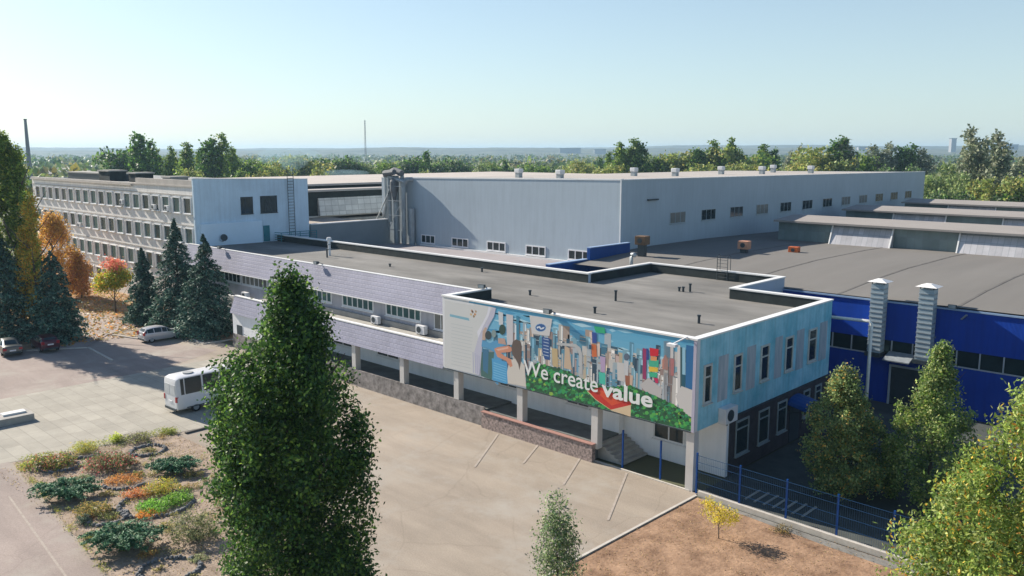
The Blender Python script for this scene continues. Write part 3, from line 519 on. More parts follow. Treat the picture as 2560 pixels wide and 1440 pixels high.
def flood(loc, rz, label, arm=(0, 0, 0)):
    t_ = thing('floodlight', label, 'floodlight', loc, rz, 'rooftop floodlights'); b = MB(); b.bar((0, .25, 0), (0, -.35, .25), .06, .06); b.build('bracket', M_steel, t_)
    b = MB(); b.hexa([(-.28, -.62, .08), (.28, -.62, .08), (.22, -.35, .12), (-.22, -.35, .12), (-.28, -.66, .38), (.28, -.66, .38), (.22, -.33, .34), (-.22, -.33, .34)]); b.build('housing', M_steel, t_)
    b = MB(); b.box(-.24, .24, -.69, -.665, .12, .35); b.build('lens', M_galv, t_)
p = ony(1380, 782, 39.8); flood((p.x, 39.9, ZT), 0, 'dark floodlight on the white cornice above the mural flag')
p = ony(558, 618, 44.1); flood((p.x, 44.2, 8.6), 0, 'floodlight on the tiled awning close to the pale tower wall')
p = ony(800, 655, 44.1); flood((p.x, 44.2, 8.6), 0, 'floodlight on the tiled awning behind the tip of the big green tree')
p = ony(1195, 722, 44.0); flood((-45.0, 44.0, ZT), 0.3, 'dark floodlight where the tiled awning meets the mural block')
b = MB(); b.bar((-24.6, 39.65, 8.9), (-24.85, 38.7, 8.65), .07, .07); b.box(-25.15, -24.6, 38.45, 38.75, 8.5, 8.66)
tag(b.build('corner_lamp', M_white), 'small white lamp arm at the corner above the mural', 'lamp')
for i, (x, y, h_, l_) in enumerate(((1325, 738, .35, 'short dark roof pipe nearest the left parapet of the mural block'), (1539, 752, .75, 'tallest dark pipe in the middle of the flat roof'), (1487, 783, .4, 'short dark roof pipe close behind the cornice above the mural'),
        (1698, 728, .3, 'smallest of three roof pipes standing together, leftmost'), (1708, 729, .35, 'middle of three roof pipes standing together'), (1725, 729, .6, 'rightmost and tallest of three roof pipes standing together'), (1747, 808, .5, 'short dark roof pipe near the corner over the blue end wall'),
        (1435, 698, .3, 'stubby roof pipe close to the rear parapet bend'), (1205, 680, .35, 'stubby roof pipe in the middle of the long wing roof'), (975, 668, .3, 'stubby roof pipe near the lit edge of the tower shadow'), (818, 645, .9, 'dark roof pipe beside the tall white flue'))):
    p = onz(x, y, 8.03); b = MB(); b.tube([(0, 0, -.03), (0, 0, h_)], .09, 10); b.tube([(0, 0, h_ - .04), (0, 0, h_ + .05)], .13, 10)
    tag(b.build('roof_pipe', M_steel, loc=p), l_, 'pipe', 'vent pipes on the flat roof')
p = onz(824, 640, 8.03); fl = thing('roof_flue', 'tall white ringed flue on the wing roof in front of the tower shadow', 'flue', p)
b = MB(); b.tube([(0, 0, -.03), (0, 0, 1.75)], .14, 12); b.build('pipe', M_white, fl)
b = MB(); b.tube([(0, 0, 1.75), (0, 0, 2.0)], [.28, .22], 12); b.build('cap', M_white, fl); b = MB(); [b.tube([(0, 0, z_), (0, 0, z_ + .1)], .2, 12) for z_ in (.7, 1.2)]; b.build('ring', M_galv, fl)
# gooseneck + parapet ladder
def hoop_ladder(loc, rz, h, label, w_=.6):
    t_ = thing('roof_ladder', label, 'ladder', loc, rz)
    for s_ in (-1, 1): b = MB(); b.tube([(s_ * w_ / 2, 0, -.7), (s_ * w_ / 2, 0, h), (s_ * w_ / 2, .25, h + .15), (s_ * w_ / 2, .5, h), (s_ * w_ / 2, .5, -.2)], .03, 6); b.build('rail', M_steel, t_)
    for k in range(8): b = MB(); b.tube([(-w_ / 2, 0, -.6 + k * .3), (w_ / 2, 0, -.6 + k * .3)], .02, 6); b.build('rung', M_steel, t_)
hoop_ladder((-36.9, 64.7, 8.6), 0, 1.5, 'thin steel ladder climbing over the rear parapet towards the blue hall', 1.0)
cn = thing('entrance_canopy', 'small bright blue curved canopy over the side door', 'canopy', (-23.8, 51.8, 2.75))
b = MB()
for k in range(8):
    a0 = math.pi * k / 8; a1 = math.pi * (k + 1) / 8
    b.hexa([(0.02, -1.1 * math.cos(a0), .45 * math.sin(a0)), (1.3, -1.1 * math.cos(a0), .45 * math.sin(a0) - .25), (1.3, -1.1 * math.cos(a1), .45 * math.sin(a1) - .25), (0.02, -1.1 * math.cos(a1), .45 * math.sin(a1)),
            (0.02, -1.1 * math.cos(a0), .45 * math.sin(a0) + .05), (1.3, -1.1 * math.cos(a0), .45 * math.sin(a0) - .2), (1.3, -1.1 * math.cos(a1), .45 * math.sin(a1) - .2), (0.02, -1.1 * math.cos(a1), .45 * math.sin(a1) + .05)])
b.build('roof_sheet', M_bluec, cn); b = MB(); b.tube([(0.02, -1, -.6), (1.2, -1, -.2)], .03, 6); b.tube([(0.02, 1, -.6), (1.2, 1, -.2)], .03, 6); b.build('strut', M_steel, cn)
gp = thing('gas_pipe', 'white painted pipe running out of the end wall and down past the blue hall', 'pipe', (0, 0, 0))
b = MB(); b.tube([(-24.1, 57.45, 7.58), (-21.45, 57.45, 7.64), (-21.28, 57.45, 7.5), (-21.28, 57.45, 0)], .11, 10); b.build('tube', mat('pipe_cream_paint', (0.85, 0.84, 0.78), 0.5), gp, smooth=True)
# ================================================================ OFFICE TOWER (four storeys)
TX, TY = -94.0, 45.5
tw = thing('apartment_like_office_block', 'four storey weathered office block with rows of windows and a bluish end wall', 'building', (0, 0, 0)); tw.name = 'office_block'
TY0, TY1, TX0 = 45.2, 60.3, -150.0
M_tend = mat('pale_blue_grey_end_wall', (0.60, 0.74, 0.84), 0.9, 0.1, 0.3, streak=0.15)
b = MB(); b.hexa([(TX - .3, TY0 - .12, 0), (TX, TY0 - .12, 0), (TX, TY1, 0), (TX - .3, TY1, 0), (TX - .3, TY0 - .12, 15.93), (TX, TY0 - .12, 15.93), (TX, TY1, 15.58), (TX - .3, TY1, 15.58)]); b.build('end_wall', M_tend, tw)
b = MB(); b.box(TX0, TX - .302, TY0, TY0 + .3, 0, 14.95); b.build('front_wall', M_cream, tw)
b = MB(); b.box(TX0, TX - .302, TY1 - .3, TY1 - .01, 0, 15.2); b.box(TX0, TX0 + .3, TY0 + .302, TY1 - .302, 0, 14.9); b.build('rear_wall', M_cream, tw)
b = MB(); b.poly([(TX0 + .3, TY0 + .3, 14.7), (TX - .3, TY0 + .3, 15.0), (TX - .3, TY1 - .3, 15.0), (TX0 + .3, TY1 - .3, 14.7)]); b.build('roof', M_roof, tw)
b = MB(); b.box(TX0 - .1, TX - .302, TY0 - .12, TY0 + .35, 14.952, 15.12); b.box(-110, TX - .302, TY0 - .05, TY0 + .3, 15.122, 15.75); b.box(TX0, -111, TY0 - .3, TY0 - .122, 14.75, 14.9); b.build('parapet', mat('pale_parapet', (0.50, 0.47, 0.43), 0.9, 0.15, 0.6), tw)
b = MB(); b.hexa([(TX - .35, TY0 - .18, 15.932), (TX + .05, TY0 - .18, 15.932), (TX + .05, TY1, 15.582), (TX - .35, TY1, 15.582), (TX - .35, TY0 - .18, 16.02), (TX + .05, TY0 - .18, 16.02), (TX + .05, TY1, 15.66), (TX - .35, TY1, 15.66)]); b.build('cornice', M_trim, tw)
b = MB()
for zb in (13.98, 10.45, 6.95, 3.4): b.box(TX0, TX - .302, TY0 - .06, TY0 - .003, zb - .05, zb + .08)
b.build('string_course', mat('pale_band', (0.46, 0.44, 0.41), 0.9, 0.12, 0.5), tw)
rw = random.Random(5)
for r_, (z0, z1) in enumerate(((11.85, 13.72), (8.3, 10.17), (4.6, 6.5), (1.0, 2.95))):
    for k in range(19):
        xc = -95.75 - k * 2.86
        if r_ == 3 and k < 9: continue
        window(tw, 'y', TY0, xc - .98, xc + .98, z0, z1, mull=(), trans=(), gm=rw.choice((M_glass, M_glass3, M_glass3, M_glass3, M_glass4)), fw=0.085, proud=0.16)
b = MB(); b.box(TX + .002, TX + .30, 45.6, 53.45, 7.4, 10.72); b.build('lean_to', mat('light_blue_panel', (0.70, 0.84, 0.95), 0.8, 0.05, 0.4), tw)
window(tw, 'x', TX, 50.9, 52.5, 11.6, 13.65, mull=(0.35,), gm=M_glass, fm=M_steel, fw=.1)
window(tw, 'x', TX, 53.5, 55.8, 11.6, 13.68, mull=(0.35, .66), gm=M_glass, fm=M_steel, fw=.1)
b = MB(); b.box(TX + .003, TX + .06, 53.75, 54.6, 8.1, 10.05); b.build('door', M_teal, tw)
ld = thing('tower_ladder', 'tall dark steel ladder fixed to the end wall of the office block', 'ladder', (TX + .35, 57.6, 8.05))
for s_ in (-.42, .42): b = MB(); b.tube([(0, s_, 0), (0, s_, 8.9)], .045, 6); b.build('rail', M_steel, ld)
for k in range(22): b = MB(); b.tube([(0, -.42, .3 + k * .37), (0, .42, .3 + k * .37)], .028, 5); b.build('rung', M_steel, ld)
rl = thing('teal_railing', 'low teal tubular railing around the foot of the tall ladder', 'railing', (TX + .5, 55.0, 8.05))
for k in range(4): b = MB(); b.tube([(0, 0, .25 + k * .28), (1.0, .3, .25 + k * .28), (1.0, 5.4, .25 + k * .28), (0, 6, .25 + k * .28)], .045, 6); b.build('rail', M_teal, rl)
for y in (.3, 1.7, 3.0, 4.3, 5.4): b = MB(); b.tube([(1.0, y, 0), (1.0, y, 1.12)], .05, 6); b.build('post', M_teal, rl)
for i, (x, y, l_) in enumerate(((308, 505, 'dark and white air conditioner under a top floor window of the office block, leftmost'), (388, 517, 'air conditioner under the top floor window right of the middle of the office block'), (421, 520, 'bright white air conditioner under the third top floor window from the corner'), (202, 562, 'white air conditioner on the second row of windows by the orange tree'))):
    p = ony(x, y, TY0 - .05); aircon((p.x, TY0 - .05, p.z - .3), 0, l_, 1.1)
# roof clutter on the office block
for i, (x0, x1, y0, z1, l_, m_) in enumerate(((-148, -128, 50, 15.9, 'long low dark plant room wall on the far end of the office block roof', M_steel), (-131, -127, 48.5, 16.4, 'small dark stair head on the office block roof', M_dark), (-121.5, -119, 49, 16.2, 'dark vent box left of the raised parapet on the office block', M_dark), (-113, -110.5, 50, 15.8, 'low grey hatch on the office block roof behind the raised parapet', M_conc))):
    t_ = thing('roof_hut', l_, 'roof hut', ((x0 + x1) / 2, y0 + 1.2, 14.85)); w2 = (x1 - x0) / 2; b = MB(); b.box(-w2, w2, -1.2, 1.2, -.1, z1 - 15.05); b.build('wall', m_, t_); b = MB(); b.box(-w2 - .15, w2 + .15, -1.35, 1.35, z1 - 15.048, z1 - 14.85); b.build('roof', M_conc, t_)
# ================================================================ WAREHOUSE
WX, WY, WX0, WY1 = -55.0, 74.4, -97.0, 170.0
wh = thing('warehouse', 'huge pale grey clad warehouse with a long shaded side and small windows', 'warehouse', (0, 0, 0))
M_shedx = M_shed
b = MB(); b.hexa([(WX0, WY, 0), (WX - .3, WY, 0), (WX - .3, WY + .3, 0), (WX0, WY + .3, 0), (WX0, WY, 15.35), (WX - .3, WY, 15.97), (WX - .3, WY + .3, 15.97), (WX0, WY + .3, 15.35)]); b.build('front_wall', M_shed, wh)
b = MB(); b.hexa([(WX - .298, WY, 0), (WX, WY, 0), (WX, WY1, 0), (WX - .298, WY1, 0), (WX - .298, WY, 15.97), (WX, WY, 15.97), (WX, WY1, 15.3), (WX - .298, WY1, 15.3)]); b.build('side_wall', M_shedx, wh)
b = MB(); b.hexa([(WX0, WY1 - .3, 0), (WX - .3, WY1 - .3, 0), (WX - .3, WY1, 0), (WX0, WY1, 0), (WX0, WY1 - .3, 14.9), (WX - .3, WY1 - .3, 15.3), (WX - .3, WY1, 15.3), (WX0, WY1, 14.9)]); b.box(WX0, WX0 + .3, WY + .31, WY1 - .31, 0, 14.9); b.build('rear_wall', M_shed, wh)
b = MB(); b.poly([(WX0 + .1, WY + .2, 15.2), (WX - .2, WY + .2, 15.85), (WX - .2, WY1 - .2, 15.25), (WX0 + .1, WY1 - .2, 14.9)]); b.build('roof', mat('pale_roof_membrane', (0.40, 0.37, 0.34), 0.9, 0.1, 0.1), wh)
b = MB(); b.hexa([(WX0, WY - .06, 15.36), (WX + .06, WY - .06, 15.975), (WX + .06, WY + .36, 15.975), (WX0, WY + .36, 15.36), (WX0, WY - .06, 15.52), (WX + .06, WY - .06, 16.13), (WX + .06, WY + .36, 16.13), (WX0, WY + .36, 15.52)])
b.hexa([(WX - .36, WY + .37, 15.975), (WX + .06, WY + .37, 15.975), (WX + .06, WY1, 15.305), (WX - .36, WY1, 15.305), (WX - .36, WY + .37, 16.08), (WX + .06, WY + .37, 16.08), (WX + .06, WY1, 15.4), (WX - .36, WY1, 15.4)]); b.build('cornice', M_trim, wh)
b = MB(); b.box(WX - .08, WX + .05, WY - .05, WY - .003, 0, 15.97); b.build('corner_trim', M_trim, wh)
for x0, x1 in ((-88.5, -85.6), (-82.3, -79.1), (-75.7, -72.4), (-69.0, -65.8), (-62.35, -59.1)):
    window(wh, 'y', WY, x0, x1, 6.75, 7.95, mull=(1 / 3, 2 / 3), fw=0.14, proud=0.08, gm=M_glass)
for k in range(12):
    y = 84.0 + k * 6.92; window(wh, 'x', WX, y, y + 3.3, 10.68, 12.02, mull=(1 / 3, 2 / 3), fw=0.07, gm=(M_glass, M_glass2)[k in (0, 3, 7, 8)], fm=mat('grey_frame', (0.35, 0.4, 0.42), 0.5))
vents = ((1297, 441), (1400, 445), (1585, 437), (1688, 439), (1803, 432), (1905, 432), (1933, 427), (2027, 430))
vl = ['first roof vent box from the left on the warehouse', 'second roof vent box from the left on the warehouse', 'third roof vent box from the left, tall and white-sided', 'fourth roof vent box from the left on the warehouse', 'fifth roof vent box from the left on the warehouse', 'roof vent box in front of a smaller farther one', 'smaller farther roof vent box of the close pair', 'last roof vent box towards the far right of the warehouse']
for (x, y), l_ in zip(vents, vl):
    p = onz(x, y, 15.45); t_ = thing('roof_vent', l_, 'vent', p, 0, 'vent boxes on the warehouse roof'); b = MB(); b.box(-.38, .38, -.38, .38, -.3, .6); b.build('base', M_galv, t_)
    b = MB(); b.box(-.48, .48, -.48, .48, .5, 1.12); b.build('hood', mat('white_vent_sheet', (0.62, 0.64, 0.65), 0.5), t_, bevel=.08)
sd = thing('ac_shadow_disc', 'small dark satellite dish on the pale panel of the office block end wall', 'shadow stand-in', (TX + .32, 48.2, 9.0))  # added dark disc, stands in for an air conditioner's shadow on the panel
b = MB(); b.tube([(0, 0, -.5), (.3, 0, 0)], .04, 6); b.build('arm', M_steel, sd); b = MB(); b.tube([(.3, 0, 0), (.4, -.02, .03)], [.1, .42], 14); b.build('dish', M_steel, sd)
tag(MB().box(WX + .003, WX + .25, 79.3, 81.3, 13.6, 13.75).build('wall_bracket', M_steel), 'small dark bracket high on the shaded warehouse side near the corner', 'bracket')
# lower annex in front of the warehouse
an = thing('annex', 'low grey annex roof between the warehouse and the long wing', 'annex', (0, 0, 0))
b = MB(); b.box(-93.5, -54.6, 57.0, 74.38, 0, 6.35); b.build('body', M_wallgrey, an); b = MB(); b.box(-93.5, -54.6, 57.0, 74.38, 6.352, 6.42); b.build('roof', mat('lilac_grey_roof', (0.30, 0.28, 0.29), 0.9, 0.12, 0.2), an)
b = MB(); b.box(-88.5, -54.7, 74.1, 74.385, 6.422, 6.62); b.build('flashing', M_trim, an)
gw = thing('link_wall', 'plain grey wall joining the office block to the warehouse above the dark roof corner', 'wall', (0, 0, 0))
b = MB(); b.hexa([(-94.3, 60.5, 0), (-93.9, 60.5, 0), (-93.9, 73.3, 0), (-94.3, 73.3, 0), (-94.3, 60.5, 9.72), (-93.9, 60.5, 9.72), (-93.9, 73.3, 9.72), (-94.3, 73.3, 9.72)]); b.build('body', mat('grey_blue_sheet', (0.22, 0.26, 0.28), 0.7, 0.1, 0.3), gw); b = MB(); b.box(-94.4, -93.8, 60.5, 73.3, 9.722, 9.85); b.build('coping', M_trim, gw)
# glazed hall behind the link wall
gh = thing('glazed_hall', 'older hall behind the link wall with a long dirty glazed band and stepped roof', 'hall', (0, 0, 0))
HX = -108.0
b = MB(); b.box(-150, -94.5, 61, 72.5, 0, 9.3); b.box(-150, HX, 72.5, 150, 0, 9.0); b.build('body', M_conc, gh)
b = MB(); b.box(-150, -94.5, 61, 72.5, 9.302, 9.38); b.build('roof', mat('tan_roof', (0.36, 0.31, 0.26), 0.95, 0.15, 0.2), gh)
za, zb_ = 11.9, 9.3
b = MB(); b.box(-150, HX - .2, 66, 150, 9.402, 13.2, 1); b.box(HX - .198, HX, 66, 150, 9.402, 9.6, 0); b.build('clerestory', [mat('pale_hall_wall', (0.60, 0.57, 0.52), 0.9, 0.1, 0.4), M_dark], gh)
b = MB(); b.hexa([(HX - .19, 71, 9.62), (HX + .5, 71, 9.62), (HX + .5, 150, 9.62), (HX - .19, 150, 9.62), (HX - .19, 71, 12.2), (HX + .02, 71, 12.2), (HX + .02, 150, 12.2), (HX - .19, 150, 12.2)]); b.build('glazed_band', grid_mat('dirty_wired_glass', (0.72, 0.70, 0.65), (0.5, 0.48, 0.44), 1.2, 0.85, 0.05, 'YZ', rough=0.3, offs=0), gh)  # glass lightened: sunlight on the band is put into its colour
b = MB(); b.box(-150, HX + .9, 65.5, 150, 13.2, 13.5); b.box(-150, HX - 3, 65.5, 150, 13.9, 14.2); b.build('roof_step', mat('pale_slab', (0.46, 0.42, 0.38), 0.9, 0.1, 0.3), gh)
b = MB(); b.box(-150, HX - 3.5, 66, 150, 13.502, 13.898); b.build('roof_gap', M_dark, gh)
# exhaust duct cluster at the warehouse corner
ex = thing('exhaust_ducts', 'tangled cluster of grey exhaust ducts and a filter cyclone climbing the warehouse corner', 'ducts', (-91.8, 73.55, 6.4))
for i, (dx, r_, z0, z1, dy) in enumerate(((-3.0, .38, 3.3, 9.6, 0), (-1.9, .30, 3.0, 9.9, -.4), (-.9, .42, 0, 9.4, 0), (.1, .26, 0, 9.7, .3), (.9, .34, 0, 8.4, -.2), (2.0, .42, 0, 5.0, .3))):
    b = MB(); b.tube([(dx, dy, z0), (dx, dy, z1)], r_, 12); b.build('duct', M_galv, ex, smooth=False)
b = MB(); b.tube([(-3.4, -.5, 3.3), (-1.5, -.6, 7.6)], .16, 8); b.tube([(-4.4, -.8, 3.2), (-1.6, -.8, 7.0)], .1, 6); b.tube([(-2, -.5, 9.3), (1.5, -.5, 8.6)], .25, 8); b.tube([(0.9, -.2, 8.4), (1.3, .2, 8.9), (1.6, .9, 8.9)], .34, 10); b.build('crossing_duct', M_galv, ex)
b = MB(); b.tube([(-.6, -.6, 5.8), (-.6, -.6, 7.4), (-.6, -.6, 8.6), (-.6, -.6, 9.1)], [.12, .55, .55, .3], 14); b.build('cyclone', mat('dark_dusty_steel', (0.14, 0.15, 0.16), 0.7, 0.3, 2), ex)
b = MB(); b.tube([(-3.2, 0, 9.3), (-1.2, .1, 10.1), (.4, 0, 9.7)], .45, 10); b.tube([(-2.4, -.8, 9.7), (-.2, -.8, 9.9)], .4, 8); b.build('top_elbow', MATS['dark_dusty_steel'], ex)
b = MB(); [b.bar((x, -.9, 0), (x, -.9, 8), .08, .08) for x in (-1.6, 1.4)]; [b.bar((-1.6, -.9, z_), (1.4, -.9, z_), .07, .07) for z_ in (2, 4, 6, 8)]; b.bar((-1.6, -.9, 2), (1.4, -.9, 6), .06, .06); b.build('support_frame', M_galv, ex)
# ================================================================ BLUE HALL
bh = thing('blue_hall', 'wide blue clad production hall with a grey roof and rows of glazed skylight lanterns', 'hall', (0, 0, 0))
BX0, BX1, BY = -31.2, 34.0, 65.0
b = MB(); b.box(BX0 - 13, BX1, BY, BY + .3, 4.9, 7.78); b.box(BX0 - 13, BX1, BY, BY + .3, 0, 3.7); b.build('front_wall', M_blue, bh)
b = MB(); b.box(BX0 - 13, BX1, BY + .12, BY + .25, 3.702, 4.898); b.build('window_strip', M_glass, bh)
b = MB()
for k in range(40): x = -30.1 + k * 1.52; b.box(x - .04, x + .04, BY + .02, BY + .118, 3.71, 4.89)
b.box(-31, BX1, BY - .02, BY + .1, 3.66, 3.74); b.build('mullions', M_wallgrey, bh)
b = MB(); b.box(BX0 - 13, BX1, BY - .1, BY + .35, 7.782, 7.9); b.build('eaves_trim', mat('pale_blue_trim', (0.30, 0.42, 0.60), 0.5, 0.08), bh)
RY = [(65.0, 7.9), (72.0, 8.25), (80, 8.45), (92, 8.42), (112, 8.0), (135, 8.3), (170, 8.1)]
b = MB()
for (ya, z_a), (yb, z_b) in zip(RY[:-1], RY[1:]): b.poly([(-54.9, ya, z_a), (BX1, ya, z_a + .25), (BX1, yb, z_b + .25), (-54.9, yb, z_b)])
b.build('roof', M_roof2, bh)
for k in range(9):
    x = -44 + k * 8.6; sm = MB()
    for (ya, z_a), (yb, z_b) in zip(RY[:-2], RY[1:-1]):
        f_ = .25 * (x + 54.9) / (BX1 + 54.9); sm.bar((x, ya + .1, z_a + f_ + .012), (x, yb, z_b + f_ + .012), .22, .02)
    sm.build('roof_seam', mat('seam_felt', (0.135, 0.13, 0.12), 0.95, 0.2, .5), bh)
def rz_at(y):
    for (ya, a), (yb, c) in zip(RY[:-1], RY[1:]):
        if ya <= y <= yb: return a + (c - a) * (y - ya) / (yb - ya)
    return 8.2
M_pane = grid_mat('lantern_wired_glass', (0.50, 0.50, 0.52), (0.36, 0.38, 0.40), 0.6, 2.4, 0.03, 'XZ', rough=0.25, offs=0, bump=0.1)
M_pane2 = grid_mat('dark_lantern_glass', (0.20, 0.26, 0.26), (0.20, 0.24, 0.25), 0.85, 2.4, 0.04, 'XZ', rough=0.15, offs=0, bump=0.1)
for ly, lx0, dep in ((98.0, -48.4, 9.5), (123.5, -50.6, 9.5), (148.0, -50.8, 9)):
    z0 = rz_at(ly) - .1; z1 = 10.55
    L = MB(); L.box(lx0, BX1, ly + .3, ly + dep, z0, z1); lan = L.build('lantern', M_wallgrey, bh)
    b = MB(); b.hexa([(lx0 - .3, ly - .7, z1), (BX1, ly - .7, z1), (BX1, ly + dep / 2, z1 + .35), (lx0 - .3, ly + dep / 2, z1 + .35), (lx0 - .3, ly - .7, z1 + .22), (BX1, ly - .7, z1 + .22), (BX1, ly + dep / 2, z1 + .62), (lx0 - .3, ly + dep / 2, z1 + .62)])
    b.hexa([(lx0 - .3, ly + dep / 2, z1 + .35), (BX1, ly + dep / 2, z1 + .35), (BX1, ly + dep + .5, z1), (lx0 - .3, ly + dep + .5, z1), (lx0 - .3, ly + dep / 2, z1 + .62), (BX1, ly + dep / 2, z1 + .62), (BX1, ly + dep + .5, z1 + .22), (lx0 - .3, ly + dep + .5, z1 + .22)]); b.build('lantern_roof', mat('lantern_felt', (0.30, 0.28, 0.26), 0.95, 0.08, 0.3), lan)
    x = lx0; k = 0
    while x < BX1 - 1:
        x1 = x + 6.9; b = MB()
        if k % 2: b.hexa([(x, ly - 1.0, z0 + .05), (x1, ly - 1.0, z0 + .05), (x1, ly + .28, z0 + .05), (x, ly + .28, z0 + .05), (x, ly + .05, z1 - .25), (x1, ly + .05, z1 - .25), (x1, ly + .28, z1 - .25), (x, ly + .28, z1 - .25)])
        else: b.box(x, x1, ly + .15, ly + .29, z0 + .05, z1 - .1)
        b.build('glazed_bay', M_pane if k % 2 else M_pane2, lan)
        b = MB(); d_ = -1.05 if k % 2 else -.95; b.bar((x1, ly + d_, z0), (x1, ly - .05, z1 - .1), .22, .14); b.build('bay_rib', M_trim, lan)
        x = x1 + .02; k += 1
# blue stepped upstands beside the hall roof
us = thing('blue_upstand', 'stepped blue sheet upstand between the warehouse corner and the blue hall roof', 'upstand', (0, 0, 0))
b = MB(); b.box(-54.4, -53.9, 61.5, 67.4, 6.6, 8.1); b.box(-54.0, -53.6, 67.42, 74.3, 6.6, 9.3); b.box(-53.9, -45, 61.5, 61.75, 6.6, 7.6); b.build('sheet', M_bluec, us)
b = MB(); b.box(-54.45, -53.85, 61.5, 67.4, 8.102, 8.18); b.box(-54.05, -53.55, 67.42, 74.3, 9.302, 9.38); b.build('coping', MATS['pale_blue_trim'], us)
gk = thing('gooseneck_vent', 'pale curved gooseneck vent on the hall roof behind the parapet bend', 'vent', (onz(1578, 665, 8.2)))
b = MB(); b.tube([(0, 0, -.2), (0, 0, .9), (.1, -.05, 1.15), (.35, -.1, 1.2), (.55, -.15, 1.0)], .18, 10); b.build('tube', M_galv, gk, smooth=True)
def crate(px, py, z, sx, sy, sz, m_, label, leg=0):
    p = onz(px, py, z); t_ = thing('roof_unit', label, 'roof unit', p, 0.1); b = MB(); b.box(-sx / 2, sx / 2, -sy / 2, sy / 2, leg, leg + sz); b.build('casing', m_, t_, bevel=.04)
    b = MB(); b.box(-sx * .3, sx * .3, -sy * .3, sy * .3, -.15, leg + .05 if leg else .1); b.build('base', M_steel, t_)
    b = MB(); b.tube([(0, -sy / 2 - .003, leg + sz * .5), (0, -sy / 2 - .06, leg + sz * .5)], min(sx, sz) * .3, 14); b.build('grille', M_steel, t_)
M_or = mat('rusty_orange_paint', (0.55, 0.13, 0.04), 0.7, 0.25, 2); M_org = mat('faded_orange_paint', (0.50, 0.26, 0.17), 0.7, 0.2, 2)
crate(1860, 634, 8.4, 1.15, .9, .85, M_org, 'pale orange box unit raised on a dark stand on the hall roof', .5)
crate(1985, 632, 8.4, 1.05, .8, .65, M_or, 'bright rusty orange box unit on the hall roof, lower one')
crate(1605, 640, 8.3, 1.2, 1.1, .9, mat('brown_sheet', (0.16, 0.10, 0.06), 0.8, 0.3, 2), 'brown box unit on a dark frame at the foot of the shaded warehouse side', 1.2)
for i, (xa, xb, l_) in enumerate(((-23.95, -23.0, 'left of two tall grey ventilation shafts on the blue wall, beside the white pipe'), (-20.5, -19.5, 'right of two tall grey ventilation shafts on the blue wall, behind the pointed tree'))):
    t_ = thing('vent_shaft', l_, 'ventilation shaft', ((xa + xb) / 2, BY - .5, 3.7), 0, 'ventilation shafts on the blue hall'); w2 = (xb - xa) / 2
    b = MB(); b.box(-w2, w2, -.40, .45, .3, 5.5); b.build('duct', mat('shaft_sheet', (0.36, 0.44, 0.48), 0.5, 0.06, 1), t_)
    b = MB(); [b.box(-w2 - .035, w2 + .035, -.435, .4, .45 + q * .36, .52 + q * .36) for q in range(14)]; b.build('flange', M_galv, t_)
    b = MB(); b.hexa([(-w2 - .25, -.65, 5.68), (w2 + .25, -.65, 5.68), (w2 + .25, .75, 5.68), (-w2 - .25, .75, 5.68), (-.2, -.25, 5.9), (.2, -.25, 5.9), (.2, .15, 5.9), (-.2, .15, 5.9)]); b.build('hood', M_trim, t_)
    [MB().box(sx_ * w2 * .9 - .03, sx_ * w2 * .9 + .03, sy_ - .03, sy_ + .03, 5.5, 5.679).build('strut', M_steel, t_) for sx_ in (-1, 1) for sy_ in (-.35, .4)]
    b = MB(); b.box(-w2 - .1, w2 + .1, -.65, .45, 0, .29); b.build('base', M_steel, t_)
b = MB(); b.hexa([(-22.6, 63.6, 3.62), (-20.7, 63.6, 3.62), (-20.7, 64.95, 4.0), (-22.6, 64.95, 4.0), (-22.6, 63.6, 3.7), (-20.7, 63.6, 3.7), (-20.7, 64.95, 4.1), (-22.6, 64.95, 4.1)]); tag(b.build('duct_canopy', M_galv), 'pale sloping metal shelf between the two ventilation shafts', 'shelf')
p = ony(2388, 765, BY); flood((p.x, BY - .05, 7.9), 0, 'black floodlight on the edge of the blue hall roof')
tag(MB().bar((p.x + .5, BY - .05, 7.2), (p.x + .9, BY - .35, 7.6), .12, .1).build('wall_lamp', M_galv), 'small pale lamp arm below the black floodlight on the blue wall', 'lamp')
nd = MB(); tag(nd.tube([(-18.2, 64.85, 5.3), (-18.2, 64.85, 3.9)], .07, 8).build('downpipe', M_galv), 'short pale pipe on the blue wall behind the pointed tree', 'pipe')
dg_ = thing('hall_door', 'dark side doorway with pale frame low on the blue wall', 'door', (-21.2, 64.97, 0)); b = MB(); b.box(-1.3, -1.15, -.1, 0, 0, 3.1); b.box(1.15, 1.3, -.1, 0, 0, 3.1); b.box(-1.15, 1.15, -.1, 0, 2.95, 3.1); b.build('frame', M_wallgrey, dg_); b = MB(); b.box(-1.15, 1.15, -.05, 0, 0, 2.95); b.build('leaf', M_steel, dg_)
